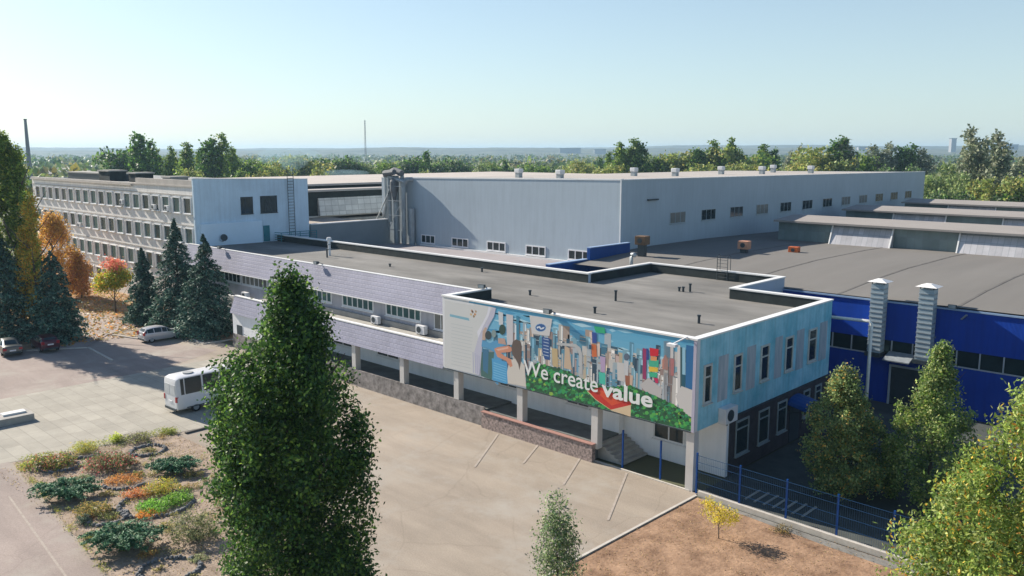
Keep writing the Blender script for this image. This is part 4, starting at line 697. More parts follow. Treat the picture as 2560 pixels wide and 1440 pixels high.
# ================================================================ FAR THINGS
ms = thing('radio_mast', 'thin far lattice radio mast rising above the horizon trees', 'mast', (-700, 516, 0)); b = MB(); p = atd(912, 300, 870); ms.location = (p.x, p.y, 0)
for a in range(3): b.tube([(1.0 * math.cos(a * 2.1), 1.0 * math.sin(a * 2.1), 0), (.4 * math.cos(a * 2.1), .4 * math.sin(a * 2.1), p.z)], .22, 4)
for k in range(24): z_ = k * p.z / 24; b.tube([(1, 0, z_), (-.5, -.87, z_ + 1)], .12, 4); b.tube([(-.5, .87, z_), (1, 0, z_ + 1)], .12, 4)
b.build('lattice', mat('mast_grey', (0.25, 0.26, 0.28), 0.7), ms)
p = atd(63, 300, 420); ch = thing('factory_chimney', 'tall thin grey factory chimney behind the left poplar', 'chimney', (p.x, p.y, 0)); b = MB(); b.tube([(0, 0, 0), (0, 0, p.z)], [1.3, .62], 16); b.build('shaft', mat('chimney_concrete', (0.24, 0.25, 0.27), 0.9), ch); b = MB(); b.tube([(0, 0, p.z), (0, 0, p.z + .5)], .75, 16); b.build('rim', M_steel, ch)
def far_block(px, dist, wd, h, label, name='distant_block'):
    p = atd(px, 380, dist); t_ = thing(name, label, 'building', (p.x, p.y, 0), YAW); b = MB(); b.box(-wd / 2, wd / 2, -8, 8, 0, h); b.build('wall', mat('far_wall', (0.30, 0.30, 0.30), 0.9), t_); b = MB(); b.box(-wd / 2 - 1, wd / 2 + 1, -9, 9, h, h + 1.5); b.build('roof', M_steel, t_)
far_block(1425, 3000, 75, 31, 'wide pale distant block on the horizon above the middle trees'); far_block(1500, 2950, 40, 27, 'smaller distant block right of the wide one on the horizon')
far_block(2380, 2800, 16, 62, 'slim distant tower on the right horizon left of the tall grey poplars', 'distant_tower'); far_block(2165, 3000, 60, 36, 'distant flat block on the horizon behind the row of poplars'); far_block(2520, 3000, 60, 44, 'distant flat block on the far right horizon')
for i, (px, d_, wd, l_) in enumerate(((210, 520, 60, 'long low brownish far shed behind the office block roof'), (120, 600, 50, 'far pale low shed left behind the office block'), (790, 560, 40, 'far low shed beside the smoke behind the trees'))):
    p = atd(px, 400, d_); t_ = thing('far_shed', l_, 'shed', (p.x, p.y, 0), YAW); b = MB(); b.box(-wd / 2, wd / 2, -6, 6, 0, 6); b.build('wall', mat('far_shed_brick', (0.24, 0.18, 0.15), 0.9), t_)
    b = MB(); b.hexa([(-wd / 2 - .5, -6.5, 6.01), (wd / 2 + .5, -6.5, 6.01), (wd / 2 + .5, 6.5, 6.01), (-wd / 2 - .5, 6.5, 6.01), (-wd / 2, -.5, 8), (wd / 2, -.5, 8), (wd / 2, .5, 8), (-wd / 2, .5, 8)]); b.build('roof', M_conc, t_)
# ================================================================ VEHICLES
def loft(stations, sec):
    """stations: (x, zb, belt, half width, roof z, half roof width)"""
    rows = []
    for (x, zb, belt, hw, rz_, rw_) in stations:
        half = [(hw * .90, zb), (hw, zb + .16), (hw, belt - .18), (hw * .975, belt), (rw_, rz_ - .05), (rw_ * .86, rz_)]
        rows.append([(x, -y, z) for y, z in half] + [(x, y, z) for y, z in reversed(half)])
    return rows
def vehicle(name, label, cat, loc, rz, stations, paint, glass_rows, wheel_x, wr, track, side_cuts, lights_rear, plate=True, extra=None):
    t_ = thing(name, label, cat, loc, rz); rows = loft(stations, 0); n = 12; body = MB(); gl = []
    for i in range(len(rows) - 1):
        A, B = rows[i], rows[i + 1]
        for j in range(n - 1):
            q = [A[j], B[j], B[j + 1], A[j + 1]]
            if i in glass_rows.get(j, ()): gl.append((i, j, q))
            body.poly(q)
        body.poly([A[n - 1], B[n - 1], B[0], A[0]], 1)
    body.poly(rows[0]); body.poly(list(reversed(rows[-1])))
    bo = body.build('body', [paint, M_steel], t_); me = bo.data
    bm = bmesh.new(); bm.from_mesh(me); bmesh.ops.remove_doubles(bm, verts=bm.verts, dist=.001); bmesh.ops.recalc_face_normals(bm, faces=bm.faces); bm.to_mesh(me); bm.free()
    for p_ in me.polygons: p_.use_smooth = True
    me.set_sharp_from_angle(angle=math.radians(32))
    for i, j, q in gl:
        v = [Vector(p_) for p_ in q]; c = sum(v, Vector()) / 4; nrm = (v[1] - v[0]).cross(v[3] - v[0]).normalized()
        if nrm.dot(c - Vector((c.x, 0, .6))) < 0: nrm = -nrm
        if j == 5: nrm = nrm if nrm.z > 0 or True else -nrm
        sh = [(c + (p_ - c) * .90) + nrm * .012 for p_ in v]; b = MB(); b.poly(sh); b.build('windscreen' if j == 5 else 'side_window', M_glass, t_)
    for x in wheel_x:
        for s_ in (-1, 1):
            b = MB(); b.tube([(x, s_ * (track - .2), wr), (x, s_ * (track + .015), wr)], wr, 18); wo = b.build('wheel', mat('tyre_rubber', (0.015, 0.015, 0.016), 0.9), t_)
            b = MB(); b.tube([(x, s_ * (track + .016), wr), (x, s_ * (track + .03), wr)], wr * .62, 12); b.build('rim', M_galv, wo)
    x0 = stations[0][0]; hw = stations[0][3]
    for s_ in (-1, 1):
        y0, y1, za, zc = lights_rear; b = MB(); b.box(x0 - .03, x0 + .14, s_ * y0, s_ * y1, za, zc); b.build('tail_light', mat('red_lamp_lens', (0.35, 0.01, 0.02), 0.2, spec=.6), t_)
    xf = stations[-1][0]
    for s_ in (-1, 1): b = MB(); b.box(xf - .12, xf + .025, s_ * hw * .5, s_ * hw * .85, .58, .74); b.build('headlight', M_galv, t_)
    if plate: b = MB(); b.box(x0 - .035, x0 - .002, -.26, .26, lights_rear[2] - .1, lights_rear[2] + .03); b.build('number_plate', M_white, t_)
    b = MB(); b.box(x0 - .06, x0 + .02, -hw * .93, hw * .93, .28, .46); b.build('bumper', M_steel, t_)
    b = MB(); [b.box(xf * .28, xf * .28 + .14, s_ * (hw - .02), s_ * (hw + .16), .92, 1.05) for s_ in (-1, 1)]; b.build('mirror', M_steel, t_)
    if extra: extra(t_)
    return t_
def paint(name, c, metal=.3): return mat(name, c, 0.28, 0.04, 1.0, metal=metal, spec=.6)
P_sil = paint('silver_car_paint', (0.55, 0.56, 0.58)); P_red = paint('dark_red_car_paint', (0.07, 0.006, 0.02)); P_gry = paint('grey_green_car_paint', (0.13, 0.14, 0.135)); P_wht = paint('white_bus_paint', (0.70, 0.71, 0.72), 0)  # dark red deepened further: shade around the parked car put into its paint
hatch = [(-2.02, .34, .86, .70, .95, .66), (-1.92, .26, .98, .82, 1.18, .66), (-1.70, .24, 1.0, .85, 1.42, .62), (-1.0, .22, .98, .86, 1.50, .62), (-.2, .22, .95, .86, 1.49, .62), (.35, .22, .93, .86, 1.38, .60), (1.0, .22, .91, .86, .96, .70), (1.6, .24, .84, .84, .87, .68), (1.95, .28, .66, .74, .70, .55)]
GR = {3: (1, 2, 3, 4, 5), 7: (1, 2, 3, 4, 5), 5: (1, 5)}
vehicle('parked_car', 'silver hatchback parked at the kerb beside the dark spruces', 'car', (-84.6, 36.2, 0.0), math.pi / 2 + .02, hatch, P_sil, GR, (-1.3, 1.25), .31, .83, None, (.52, .80, .80, 1.12))
sedan = [(-2.3, .36, .80, .72, .86, .62), (-2.2, .28, .92, .84, .98, .66), (-1.55, .25, .96, .87, 1.0, .66), (-.95, .24, .96, .87, 1.38, .58), (-.3, .24, .95, .87, 1.44, .60), (.35, .24, .93, .87, 1.38, .58), (1.0, .24, .91, .87, .95, .70), (1.75, .26, .82, .85, .85, .68), (2.15, .30, .66, .76, .70, .55)]
GRs = {3: (2, 3, 4, 5), 7: (2, 3, 4, 5), 5: (2, 5)}
vehicle('parked_car', 'grey sedan with tail towards the camera at the left edge of the car park', 'car', (-89.4, 23.6, 0.06), math.pi - .12, sedan, P_gry, GRs, (-1.35, 1.3), .32, .85, None, (.50, .80, .62, .84))
vehicle('parked_car', 'dark red hatchback in the shade under the big spruces', 'car', (-88.5, 26.5, 0.06), math.pi - .05, hatch, P_red, GR, (-1.3, 1.25), .31, .83, None, (.52, .80, .80, 1.08))
bus = [(-3.35, .45, 1.35, .90, 2.38, .82), (-3.28, .38, 1.38, .98, 2.62, .86), (-3.0, .36, 1.40, 1.0, 2.74, .86), (-2.72, .36, 1.40, 1.0, 2.75, .86), (-1.3, .36, 1.40, 1.0, 2.76, .86), (.1, .36, 1.40, 1.0, 2.76, .86), (1.3, .36, 1.38, 1.0, 2.74, .86), (2.0, .36, 1.34, 1.0, 2.55, .82), (2.7, .38, 1.24, .98, 1.35, .84), (3.2, .40, .95, .93, 1.02, .8), (3.4, .45, .7, .82, .8, .7)]
def bus_extra(t_):
    for x in (-1.9, .4): b = MB(); b.tube([(x, 0, 2.74), (x, 0, 2.84)], .38, 16); b.build('roof_hatch', mat('hatch_plastic', (0.35, 0.36, 0.36), .5), t_)
    b = MB(); b.box(-3.372, -3.352, -.78, -.04, 1.45, 2.2); b.box(-3.372, -3.352, .04, .78, 1.45, 2.2); b.build('rear_window', mat('white_blanked_pane', (0.55, 0.57, 0.58), .3), t_)
    b = MB(); [b.box(-2.6, -2.0 + 2.9, s_ * 1.0, s_ * 1.015, .42, .50) for s_ in (-1, 1)]; b.build('side_skirt', M_steel, t_)
vehicle('minibus', 'white minibus with roof hatches parked on the slab plaza behind the big tree', 'minibus', (-59.7, 29.25, 0.015), math.pi / 2 + .03, bus, P_wht, {3: (2, 3, 4, 5, 6), 7: (2, 3, 4, 5, 6), 5: (7,)}, (-1.9, 1.95), .36, .97, None, (.78, .97, .95, 1.35), extra=bus_extra)
# concrete planter / bench at the left edge
pl = thing('concrete_bench', 'long low concrete block with white slab tops on the plaza', 'bench', (0, 0, 0))
pa, pb = onz(-60, 1068, .012), onz(88, 1052, .012)
b = MB(); b.box(-66.9, -65.1, 13.4, 18.4, .012, .50); b.build('base', M_conc, pl, bevel=.02)
for (xa, xb, ya, yb) in ((-66.6, -65.5, 13.8, 15.3), (-66.5, -65.8, 16.6, 18.1)): b = MB(); b.box(xa, xb, ya, yb, .502, .62); b.build('slab_top', M_trim, pl)
# ================================================================ VEGETATION
def leaf_mesh(name, P, N, size, cols, m, asp=0.6, rs=None, parent=None, loc=None, rz=0, up=None):
    """many small leaf-shaped faces"""
    rs = rs or np.random.RandomState(1); n = len(P); N = N / (np.linalg.norm(N, axis=1, keepdims=True) + 1e-9)
    r = rs.normal(size=(n, 3)) if up is None else up + rs.normal(size=(n, 3)) * .25
    T = np.cross(N, r); T /= (np.linalg.norm(T, axis=1, keepdims=True) + 1e-9); B = np.cross(N, T)
    sz = size * rs.uniform(.6, 1.35, (n, 1)); T = T * sz * asp * .5; B = B * sz * .5
    V = np.stack([P - B, P + T - B * .1, P + B, P - T - B * .1], 1).reshape(-1, 3)
    me = bpy.data.meshes.new(name); me.vertices.add(4 * n); me.vertices.foreach_set('co', V.ravel())
    me.loops.add(4 * n); me.loops.foreach_set('vertex_index', np.arange(4 * n)); me.polygons.add(n)
    me.polygons.foreach_set('loop_start', np.arange(0, 4 * n, 4)); me.polygons.foreach_set('loop_total', np.full(n, 4)); me.materials.append(m); me.update(calc_edges=True)
    a = me.color_attributes.new('Col', 'FLOAT_COLOR', 'CORNER'); c4 = np.concatenate([cols, np.ones((n, 1))], 1); a.data.foreach_set('color', np.repeat(c4, 4, 0).ravel())
    o = bpy.data.objects.new(name, me); col.objects.link(o)
    if parent: o.parent = parent
    if loc is not None: o.location = loc
    o.rotation_euler.z = rz; return o
LEAFGAIN = np.array([1.50, 1.52, 1.38])
def pick(rs, n, pal, wts=None, jit=.18):
    pal = np.minimum(np.array(pal) * LEAFGAIN, .85); i = rs.choice(len(pal), n, p=wts); return np.clip(pal[i] * rs.uniform(1 - jit, 1 + jit, (n, 1)), 0, 1)
def crown_points(rs, lobes, nclump, per, sig, shell=.55, flat=1.0):
    """lobes: (cx,cy,cz,rx,ry,rz); clumps of leaves near the lobes' surfaces with gaps between"""
    L = np.array(lobes, float); wgt = (L[:, 3] * L[:, 5]) ** 1.0; wgt /= wgt.sum(); k = rs.choice(len(L), nclump, p=wgt)
    d = rs.normal(size=(nclump, 3)); d /= np.linalg.norm(d, axis=1, keepdims=True); rr = shell + (1.04 - shell) * rs.rand(nclump, 1) ** .6
    C = L[k, :3] + d * L[k, 3:6] * rr; P = np.repeat(C, per, 0) + rs.normal(size=(nclump * per, 3)) * np.array([sig, sig, sig * flat]); out = np.repeat(d, per, 0)
    ci = np.repeat(np.arange(nclump), per); ok = P[:, 2] > 0.05
    return P[ok], out[ok], ci[ok]
G_dark = [(.040, .095, .024), (.060, .125, .026), (.095, .18, .03), (.025, .06, .022)]
G_mid = [(.09, .16, .03), (.14, .22, .04), (.06, .11, .025), (.19, .25, .045)]
G_olive = [(.13, .19, .07), (.19, .24, .10), (.09, .14, .055), (.24, .28, .12)]
G_grey = [(.14, .17, .11), (.20, .22, .16), (.10, .13, .08), (.26, .27, .20)]
G_yel = [(.28, .24, .04), (.20, .20, .04), (.34, .26, .05), (.12, .14, .03)]
G_org = [(.40, .17, .04), (.30, .12, .04), (.46, .24, .06), (.20, .12, .04)]
G_blu = [(.022, .062, .046), (.035, .09, .068), (.06, .13, .10), (.012, .036, .028), (.12, .18, .14)]
def trunk(parent, h, r, bend=.1, limbs=5, seed=0, spread=.3, lz0=.25):
    q = random.Random(seed); b = MB(); pts = [(q.uniform(-bend, bend) * t, q.uniform(-bend, bend) * t, h * t - (.15 if t == 0 else 0)) for t in (0, .2, .4, .6, .8, 1)]; b.tube(pts, [r, r * .85, r * .7, r * .5, r * .3, r * .08], 8)
    for k in range(limbs):
        t = lz0 + (.85 - lz0) * k / max(1, limbs); a = k * 2.4 + q.random(); l = h * spread * (1 - t * .6); z = h * t
        p1 = (l * .5 * math.cos(a), l * .5 * math.sin(a), z + l * .5); p2 = (l * math.cos(a), l * math.sin(a), z + l * 1.2); b.tube([(0, 0, z), p1, p2], [r * .4, r * .25, r * .05], 6)
    return b.build('trunk', M_bark, parent, smooth=True)
def tree(name, label, cat, loc, lobes, nclump, per, sig, leaf, pal, h, tr, seed=0, rz=YAW, wts=None, shell=.55, group=None, asp=.6, limbs=6, outw=1.2, m=None, clumpvar=.25, spread=.3):
    rs = np.random.RandomState(seed); t_ = thing(name, label, cat, loc, rz, group); P, o, ci = crown_points(rs, lobes, nclump, per, sig, shell)
    N = o * outw + rs.normal(size=P.shape); cols = pick(rs, len(P), pal, wts) * (1 + clumpvar * rs.uniform(-1, 1, (ci.max() + 1, 1)))[ci]
    leaf_mesh('crown', P, N, leaf, np.clip(cols, 0, 1), m or M_leaf, asp, rs, t_); trunk(t_, h, tr, .1, limbs, seed, spread); return t_
def bulges(rs, prof, n, r0, r1, stretch=1.3, fill=.78, depth=1.0):
    """many small bulging lobes filling an outline; prof: (z, centre x, half width)"""
    pz = [q[0] for q in prof]; out = []
    for k in range(n):
        z = rs.uniform(pz[0], pz[-1]); cx_ = np.interp(z, pz, [q[1] for q in prof]); hw = np.interp(z, pz, [q[2] for q in prof]); r_ = min(rs.uniform(r0, r1), hw * .75 + .1); a = rs.rand() * 6.283; d = (hw - r_ * .8) * (fill + (1 - fill) * rs.rand()) if k % 5 else (hw - r_) * rs.rand()
        d = max(d, 0); out.append((cx_ + d * math.cos(a), d * math.sin(a) * depth, z, r_, r_, r_ * stretch * rs.uniform(.8, 1.3)))
    return out
# big foreground hornbeam-like tree
p = atd(738, 1440, 29.0)
tree('broadleaf_tree', 'big dark green leafy tree with a pointed top in the left foreground', 'tree', (p.x, p.y, 0),
     bulges(np.random.RandomState(3), [(1.2, .1, 2.6), (3.0, .1, 2.75), (5.5, .1, 2.8), (8.0, .1, 2.8), (9.6, .05, 2.75), (10.5, .1, 2.55), (11.3, .15, 2.0), (12.0, .25, 1.5), (12.6, .4, 1.0), (13.2, .4, .8), (14.0, .3, .5), (14.6, .2, .2)], 120, .45, .85, 1.6, .9) + [(-1.7, 0, 10.6, .9, .9, 1.4), (0.2, 0, 13.6, .45, .45, 1.2), (0, 0, 4, 1.9, 1.8, 3.0), (0, 0, 8, 1.9, 1.8, 3)],
     3600, 34, .20, .15, [(.026, .068, .020), (.036, .085, .022), (.060, .125, .026), (.018, .045, .020), (.10, .18, .035), (.19, .30, .06)], 12.5, .28, 3, wts=[.22, .24, .2, .14, .14, .06], shell=.75, outw=1.1, clumpvar=.35)
p = atd(1393, 1440, 33.0)
tree('young_poplar', 'small young silvery poplar at the bottom edge of the picture', 'tree', (p.x, p.y, 0),
     [(0, 0, 4.35, .38, .38, 1.0), (-.38, 0, 4.2, .2, .2, .95), (.05, 0, 3.2, .7, .7, 1.3), (.35, .1, 2.9, .6, .6, 1.3), (-.3, 0, 2.6, .7, .7, 1.4), (0, 0, 1.5, 1.0, 1.0, 1.3)],
     300, 24, .16, .11, [(.12, .20, .09), (.20, .26, .13), (.07, .13, .06), (.26, .32, .17), (.18, .18, .18)], 4.8, .06, 5, shell=.3, spread=.15)
p = atd(2610, 1440, 25.0)
tree('willow_tree', 'large yellow-green willow-like tree filling the lower right corner', 'tree', (p.x, p.y, 0),
     bulges(np.random.RandomState(12), [(.8, -1.4, 3.9), (2.5, -1.3, 4.1), (4.5, -1.2, 4.0), (6.0, -.9, 3.7), (7.4, -.4, 3.1), (9.0, .2, 2.6), (11.0, .6, 1.9), (12, .9, .9)], 110, .55, 1.0, 1.3, .88) + [(0, 0, 5, 2.6, 2.4, 3.6)],
     2900, 34, .22, .165, [(.13, .20, .045), (.21, .27, .065), (.08, .13, .035), (.30, .34, .12), (.42, .30, .05), (.38, .18, .04)], 10, .3, 11, wts=[.28, .26, .2, .17, .06, .03], shell=.62, asp=.42, clumpvar=.4)
p = onz(2095, 1238); tree('ornamental_tree', 'dark rounded tree with an orange-tinged top behind the blue fence', 'tree', (p.x, p.y, 0),
     bulges(np.random.RandomState(16), [(.6, .3, 1.9), (1.8, .3, 2.4), (3.2, .2, 2.35), (4.4, -.1, 2.0), (5.4, -.1, 1.3), (6.4, 0, .7), (7.3, 0, .25)], 64, .35, .75, 1.2, .88), 900, 30, .15, .15, G_olive + [(.44, .28, .07)], 6, .12, 6, wts=[.28, .2, .3, .14, .08], shell=.5)
p = onz(2318, 1262); tree('pointed_tree', 'slender pointed green tree in front of the blue hall wall', 'tree', (p.x, p.y, 0),
     bulges(np.random.RandomState(17), [(.5, -.2, 2.4), (2.2, -.2, 2.6), (3.8, -.1, 2.45), (5.2, 0, 1.9), (6.4, 0, 1.2), (7.6, .1, .6), (9.0, .15, .14)], 76, .3, .7, 1.4, .88), 1000, 30, .14, .15, G_olive[:3] + G_mid[:2] + [(.32, .34, .12)], 8, .12, 8, shell=.5)
p = onz(1797, 1347); tree('yellow_sapling', 'thin sapling with sparse yellow leaves on the dry dirt lot', 'tree', (p.x, p.y, 0.02),
     [(-.35, 0, 1.5, .6, .5, .5), (.4, 0, 1.2, .65, .5, .4), (-.7, 0, 1.9, .3, .25, .25), (.05, .1, .95, .55, .5, .35), (.75, 0, 1.0, .3, .3, .2)], 120, 11, .11, .10, [(.60, .44, .05), (.50, .42, .07), (.38, .36, .07)], 1.8, .03, 9, limbs=7, shell=.2, spread=.35)
# spruces
def spruce(label, loc, h, rb, seed, pal=G_blu, name='spruce_tree', group='spruces by the car park', dens=1.0, power=.85):
    rs = np.random.RandomState(seed); t_ = thing(name, label, 'tree', loc, rs.rand() * 6, group); P = []; U = []
    z = h * .985; nl = int(h * 3.6)
    for k in range(nl):
        t = k / nl; z = h * (1 - t) * .97 + .2; r_ = rb * (t ** power) * rs.uniform(.85, 1.12) + .12; nb = int(6 + 11 * t)
        for j in range(nb):
            a = rs.rand() * 6.283; rl_ = r_ * rs.uniform(.7, 1.15); npt = int((16 + 46 * t) * dens); s_ = rs.rand(npt) ** .6
            rad = s_ * rl_; zz = z - rad * .28 - (s_ ** 2) * .25 + rs.normal(size=npt) * .07; aa = a + rs.normal(size=npt) * (.10 + .10 * (1 - s_))
            P.append(np.stack([rad * np.cos(aa), rad * np.sin(aa), zz], 1)); U.append(np.stack([np.cos(aa), np.sin(aa), -.45 + 0 * aa], 1))
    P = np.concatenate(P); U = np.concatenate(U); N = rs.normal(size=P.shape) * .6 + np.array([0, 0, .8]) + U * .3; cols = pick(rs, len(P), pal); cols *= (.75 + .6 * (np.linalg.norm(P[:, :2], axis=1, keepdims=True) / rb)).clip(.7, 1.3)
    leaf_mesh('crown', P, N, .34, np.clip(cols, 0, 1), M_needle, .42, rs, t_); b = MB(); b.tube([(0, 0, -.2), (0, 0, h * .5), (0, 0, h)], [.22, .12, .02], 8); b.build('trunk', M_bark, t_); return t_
def sp_at(px, py, topy, wpx, label, seed, pal=G_blu, **k):
    p = onz(px, py); d = (p - _C).dot(_F); top = atd(px, topy, d).z; return spruce(label, (p.x, p.y, 0), top, wpx / FPX * d / 2, seed, pal, **k)
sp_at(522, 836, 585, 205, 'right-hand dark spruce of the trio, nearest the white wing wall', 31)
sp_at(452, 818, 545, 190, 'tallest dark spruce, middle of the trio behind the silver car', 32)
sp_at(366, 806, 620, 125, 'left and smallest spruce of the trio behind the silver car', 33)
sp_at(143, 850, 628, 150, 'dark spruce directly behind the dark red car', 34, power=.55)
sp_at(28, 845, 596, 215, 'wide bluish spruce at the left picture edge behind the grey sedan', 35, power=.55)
# poplars and autumn trees on the left
def at_tree(px, py, topy, fn):
    p = onz(px, py); d = (p - _C).dot(_F); return p, d, atd(px, topy, d).z
p, d, h = at_tree(62, 830, 333, None); q = h / 20
tree('lombardy_poplar', 'tall bushy poplar at the left edge in front of the chimney', 'tree', (p.x, p.y, 0),
     bulges(np.random.RandomState(13), [(h * .15, 0, 1.6), (h * .3, 0, 2.2), (h * .5, .2, 2.4), (h * .65, .1, 2.2), (h * .8, -.2, 1.4), (h * .9, -.5, .7), (h * .98, -.6, .25)], 70, .4, .8, 2.4) + [(1.1, 0, h * .85, .35, .4, h * .09), (-1.4, 0, h * .8, .4, .4, h * .1), (.3, 0, h * .9, .3, .3, h * .07)],
     1700, 26, .20, .26, G_mid + [(.28, .30, .06), (.22, .28, .05)], h * .9, .35, 41, shell=.5)
p, d, h = at_tree(-38, 840, 303, None)
tree('lombardy_poplar', 'narrow poplar cut by the left picture edge', 'tree', (p.x, p.y, 0), bulges(np.random.RandomState(14), [(h * .15, 0, 1.6), (h * .35, 0, 2.3), (h * .55, .2, 2.4), (h * .75, .4, 1.8), (h * .9, .4, .9), (h * .98, .3, .3)], 60, .4, .8, 2.4), 1100, 26, .22, .28, G_mid + [(.30, .28, .06)], h * .9, .35, 42, shell=.5)
p, d, h = at_tree(100, 842, 468, None)
tree('yellow_birch', 'narrow yellow autumn tree beside the tall left poplar', 'tree', (p.x, p.y, 0), bulges(np.random.RandomState(19), [(h * .15, -.3, 1.2), (h * .4, -.4, 1.5), (h * .6, -.2, 1.3), (h * .8, .1, .9), (h * .97, .4, .25)], 36, .3, .6, 1.8), 520, 22, .22, .22, [(.42, .34, .05), (.32, .30, .05), (.52, .34, .05), (.20, .22, .04), (.52, .26, .04)], h * .9, .2, 43, shell=.4)
p, d, h = at_tree(143, 745, 540, None)
tree('orange_tree', 'rusty orange autumn tree in front of the office block windows', 'tree', (p.x, p.y, 0), bulges(np.random.RandomState(15), [(h * .12, 1.0, 2.6), (h * .3, 1.0, 3.3), (h * .5, .6, 3.1), (h * .7, .3, 2.5), (h * .88, 0, 1.6), (h * .97, 0, .7)], 60, .4, 1.0, 1.3), 1000, 18, .34, .26, [(.50, .27, .06), (.40, .22, .06), (.54, .36, .08), (.34, .20, .08)], h * .9, .2, 44, shell=.3, limbs=9)
for i, (px, py, ty, l_) in enumerate(((205, 745, 640, 'low rusty bush-like tree right of the orange autumn tree'), (110, 790, 690, 'low orange tree between the two left spruces'))):
    p, d, h = at_tree(px, py, ty, None); tree('russet_tree', l_, 'tree', (p.x, p.y, 0), bulges(np.random.RandomState(20 + i), [(h * .1, .3, 1.6), (h * .4, .3, 2.2), (h * .7, 0, 1.6), (h * .95, 0, .5)], 26, .3, .7, 1.2), 320, 16, .3, .22, [(.38, .17, .07), (.46, .25, .08), (.26, .15, .08)], h * .9, .1, 45 + i, shell=.3)
p, d, h = at_tree(290, 782, 640, None); t_ = tree('staghorn_sumac', 'multi-stemmed small tree with yellow-green leaves and a pink top', 'tree', (p.x, p.y, 0),
     [(-.4, 0, h * .58, 1.7, 1.6, h * .14), (.7, 0, h * .62, 1.5, 1.5, h * .14), (-1.2, 0, h * .52, 1.2, 1.2, h * .12)], 300, 22, .3, .26, [(.26, .34, .04), (.42, .40, .05), (.16, .24, .04), (.46, .28, .05)], h * .7, .10, 51, shell=.2, limbs=9, spread=.45)
rs = np.random.RandomState(52); P, o, ci = crown_points(rs, [(.1, 0, h * .84, 1.3, 1.2, h * .11), (.5, 0, h * .78, .9, .9, h * .06)], 80, 16, .25, .2); leaf_mesh('pink_top', P, o + rs.normal(size=P.shape), .24, pick(rs, len(P), [(.56, .16, .14), (.46, .16, .12), (.52, .30, .16)]), M_leaf, .6, rs, t_)
# ---- garden bed
def plant(name, label, cat, px, py, wm, hm, pal, n=600, leaf=.10, seed=0, wts=None, asp=.4, outw=.6, group=None, flat=.6, depth=.85):
    if cat != 'shrub' or wm > 1: wm *= 1.18; hm *= 1.08
    rs = np.random.RandomState(seed + 100); p = onz(px, py, .03); t_ = thing(name, label, cat, p, YAW, group); n = int(n * 2.2); leaf = leaf * 1.2; pal = [tuple(min(.8, v * 1.12) for v in c) for c in pal]; k = max(3, int(n / 14))
    P, o, ci = crown_points(rs, [(0, 0, hm * .45, wm * .5, wm * .5 * depth, hm * .5), (wm * .15, .1, hm * .35, wm * .35, wm * .33, hm * .45), (-wm * .2, -.1, hm * .3, wm * .3, wm * .3, hm * .42)], k, 14, min(.13, wm * .08), .35, flat)
    N = o * outw + rs.normal(size=P.shape) * .8; cols = pick(rs, len(P), pal, wts, .25) * (1 + .3 * rs.uniform(-1, 1, (ci.max() + 1, 1)))[ci]; leaf_mesh('foliage', P, N, leaf, np.clip(cols, 0, 1), M_leaf, asp, rs, t_)
    b = MB()
    for q in range(5): a = q * 1.3; b.tube([(0, 0, -.03), (wm * .2 * math.cos(a), wm * .15 * math.sin(a), hm * .6)], [.02, .008], 5)
    b.build('stems', M_bark, t_); return t_
def juniper(label, px, py, wm, hm, seed):
    rs = np.random.RandomState(seed); p = onz(px, py, .03); t_ = thing('spreading_juniper', label, 'shrub', p, YAW, 'spreading junipers in the bed'); P = []; U = []
    for k in range(90):
        a = rs.rand() * 6.283; l = wm * .5 * rs.uniform(.6, 1.12); n = 75; s_ = rs.rand(n) ** .7; e_ = .75 if abs(math.sin(a)) > .7 else 1
        x = math.cos(a) * l * s_; y = math.sin(a) * l * s_ * e_; z = .12 + hm * rs.uniform(.35, .9) * np.sin(s_ * 2.2) + rs.normal(size=n) * .03
        w_ = .16 * (1 - s_ * .7); x = x + rs.normal(size=n) * w_; y = y + rs.normal(size=n) * w_; P.append(np.stack([x, y, z], 1)); U.append(np.tile([math.cos(a), math.sin(a), .35], (n, 1)))
    P = np.concatenate(P); P[:, 2] = P[:, 2].clip(.03); U = np.concatenate(U); N = rs.normal(size=P.shape) * .5 + [0, 0, .9]
    leaf_mesh('foliage', P, N, .20, pick(rs, len(P), [(.035, .115, .055), (.055, .15, .075), (.02, .07, .04), (.10, .20, .11)]), M_needle, .3, rs, t_, up=None); b = MB(); [b.tube([(0, 0, -.03), (math.cos(q) * wm * .3, math.sin(q) * wm * .2, hm * .5)], [.03, .01], 5) for q in (0, 1.5, 3, 4.6)]; b.build('stems', M_bark, t_)
juniper('spreading green juniper at the right side of the bed near the big tree', 437, 1180, 2.9, .75, 61); juniper('spreading blue-green juniper at the left side of the bed', 170, 1245, 3.5, .85, 62); juniper('largest spreading juniper low in the bed', 312, 1372, 3.7, 1.1, 63)
M_rock = mat('bed_stone', (0.17, 0.175, 0.18), 0.9, 0.45, 5)
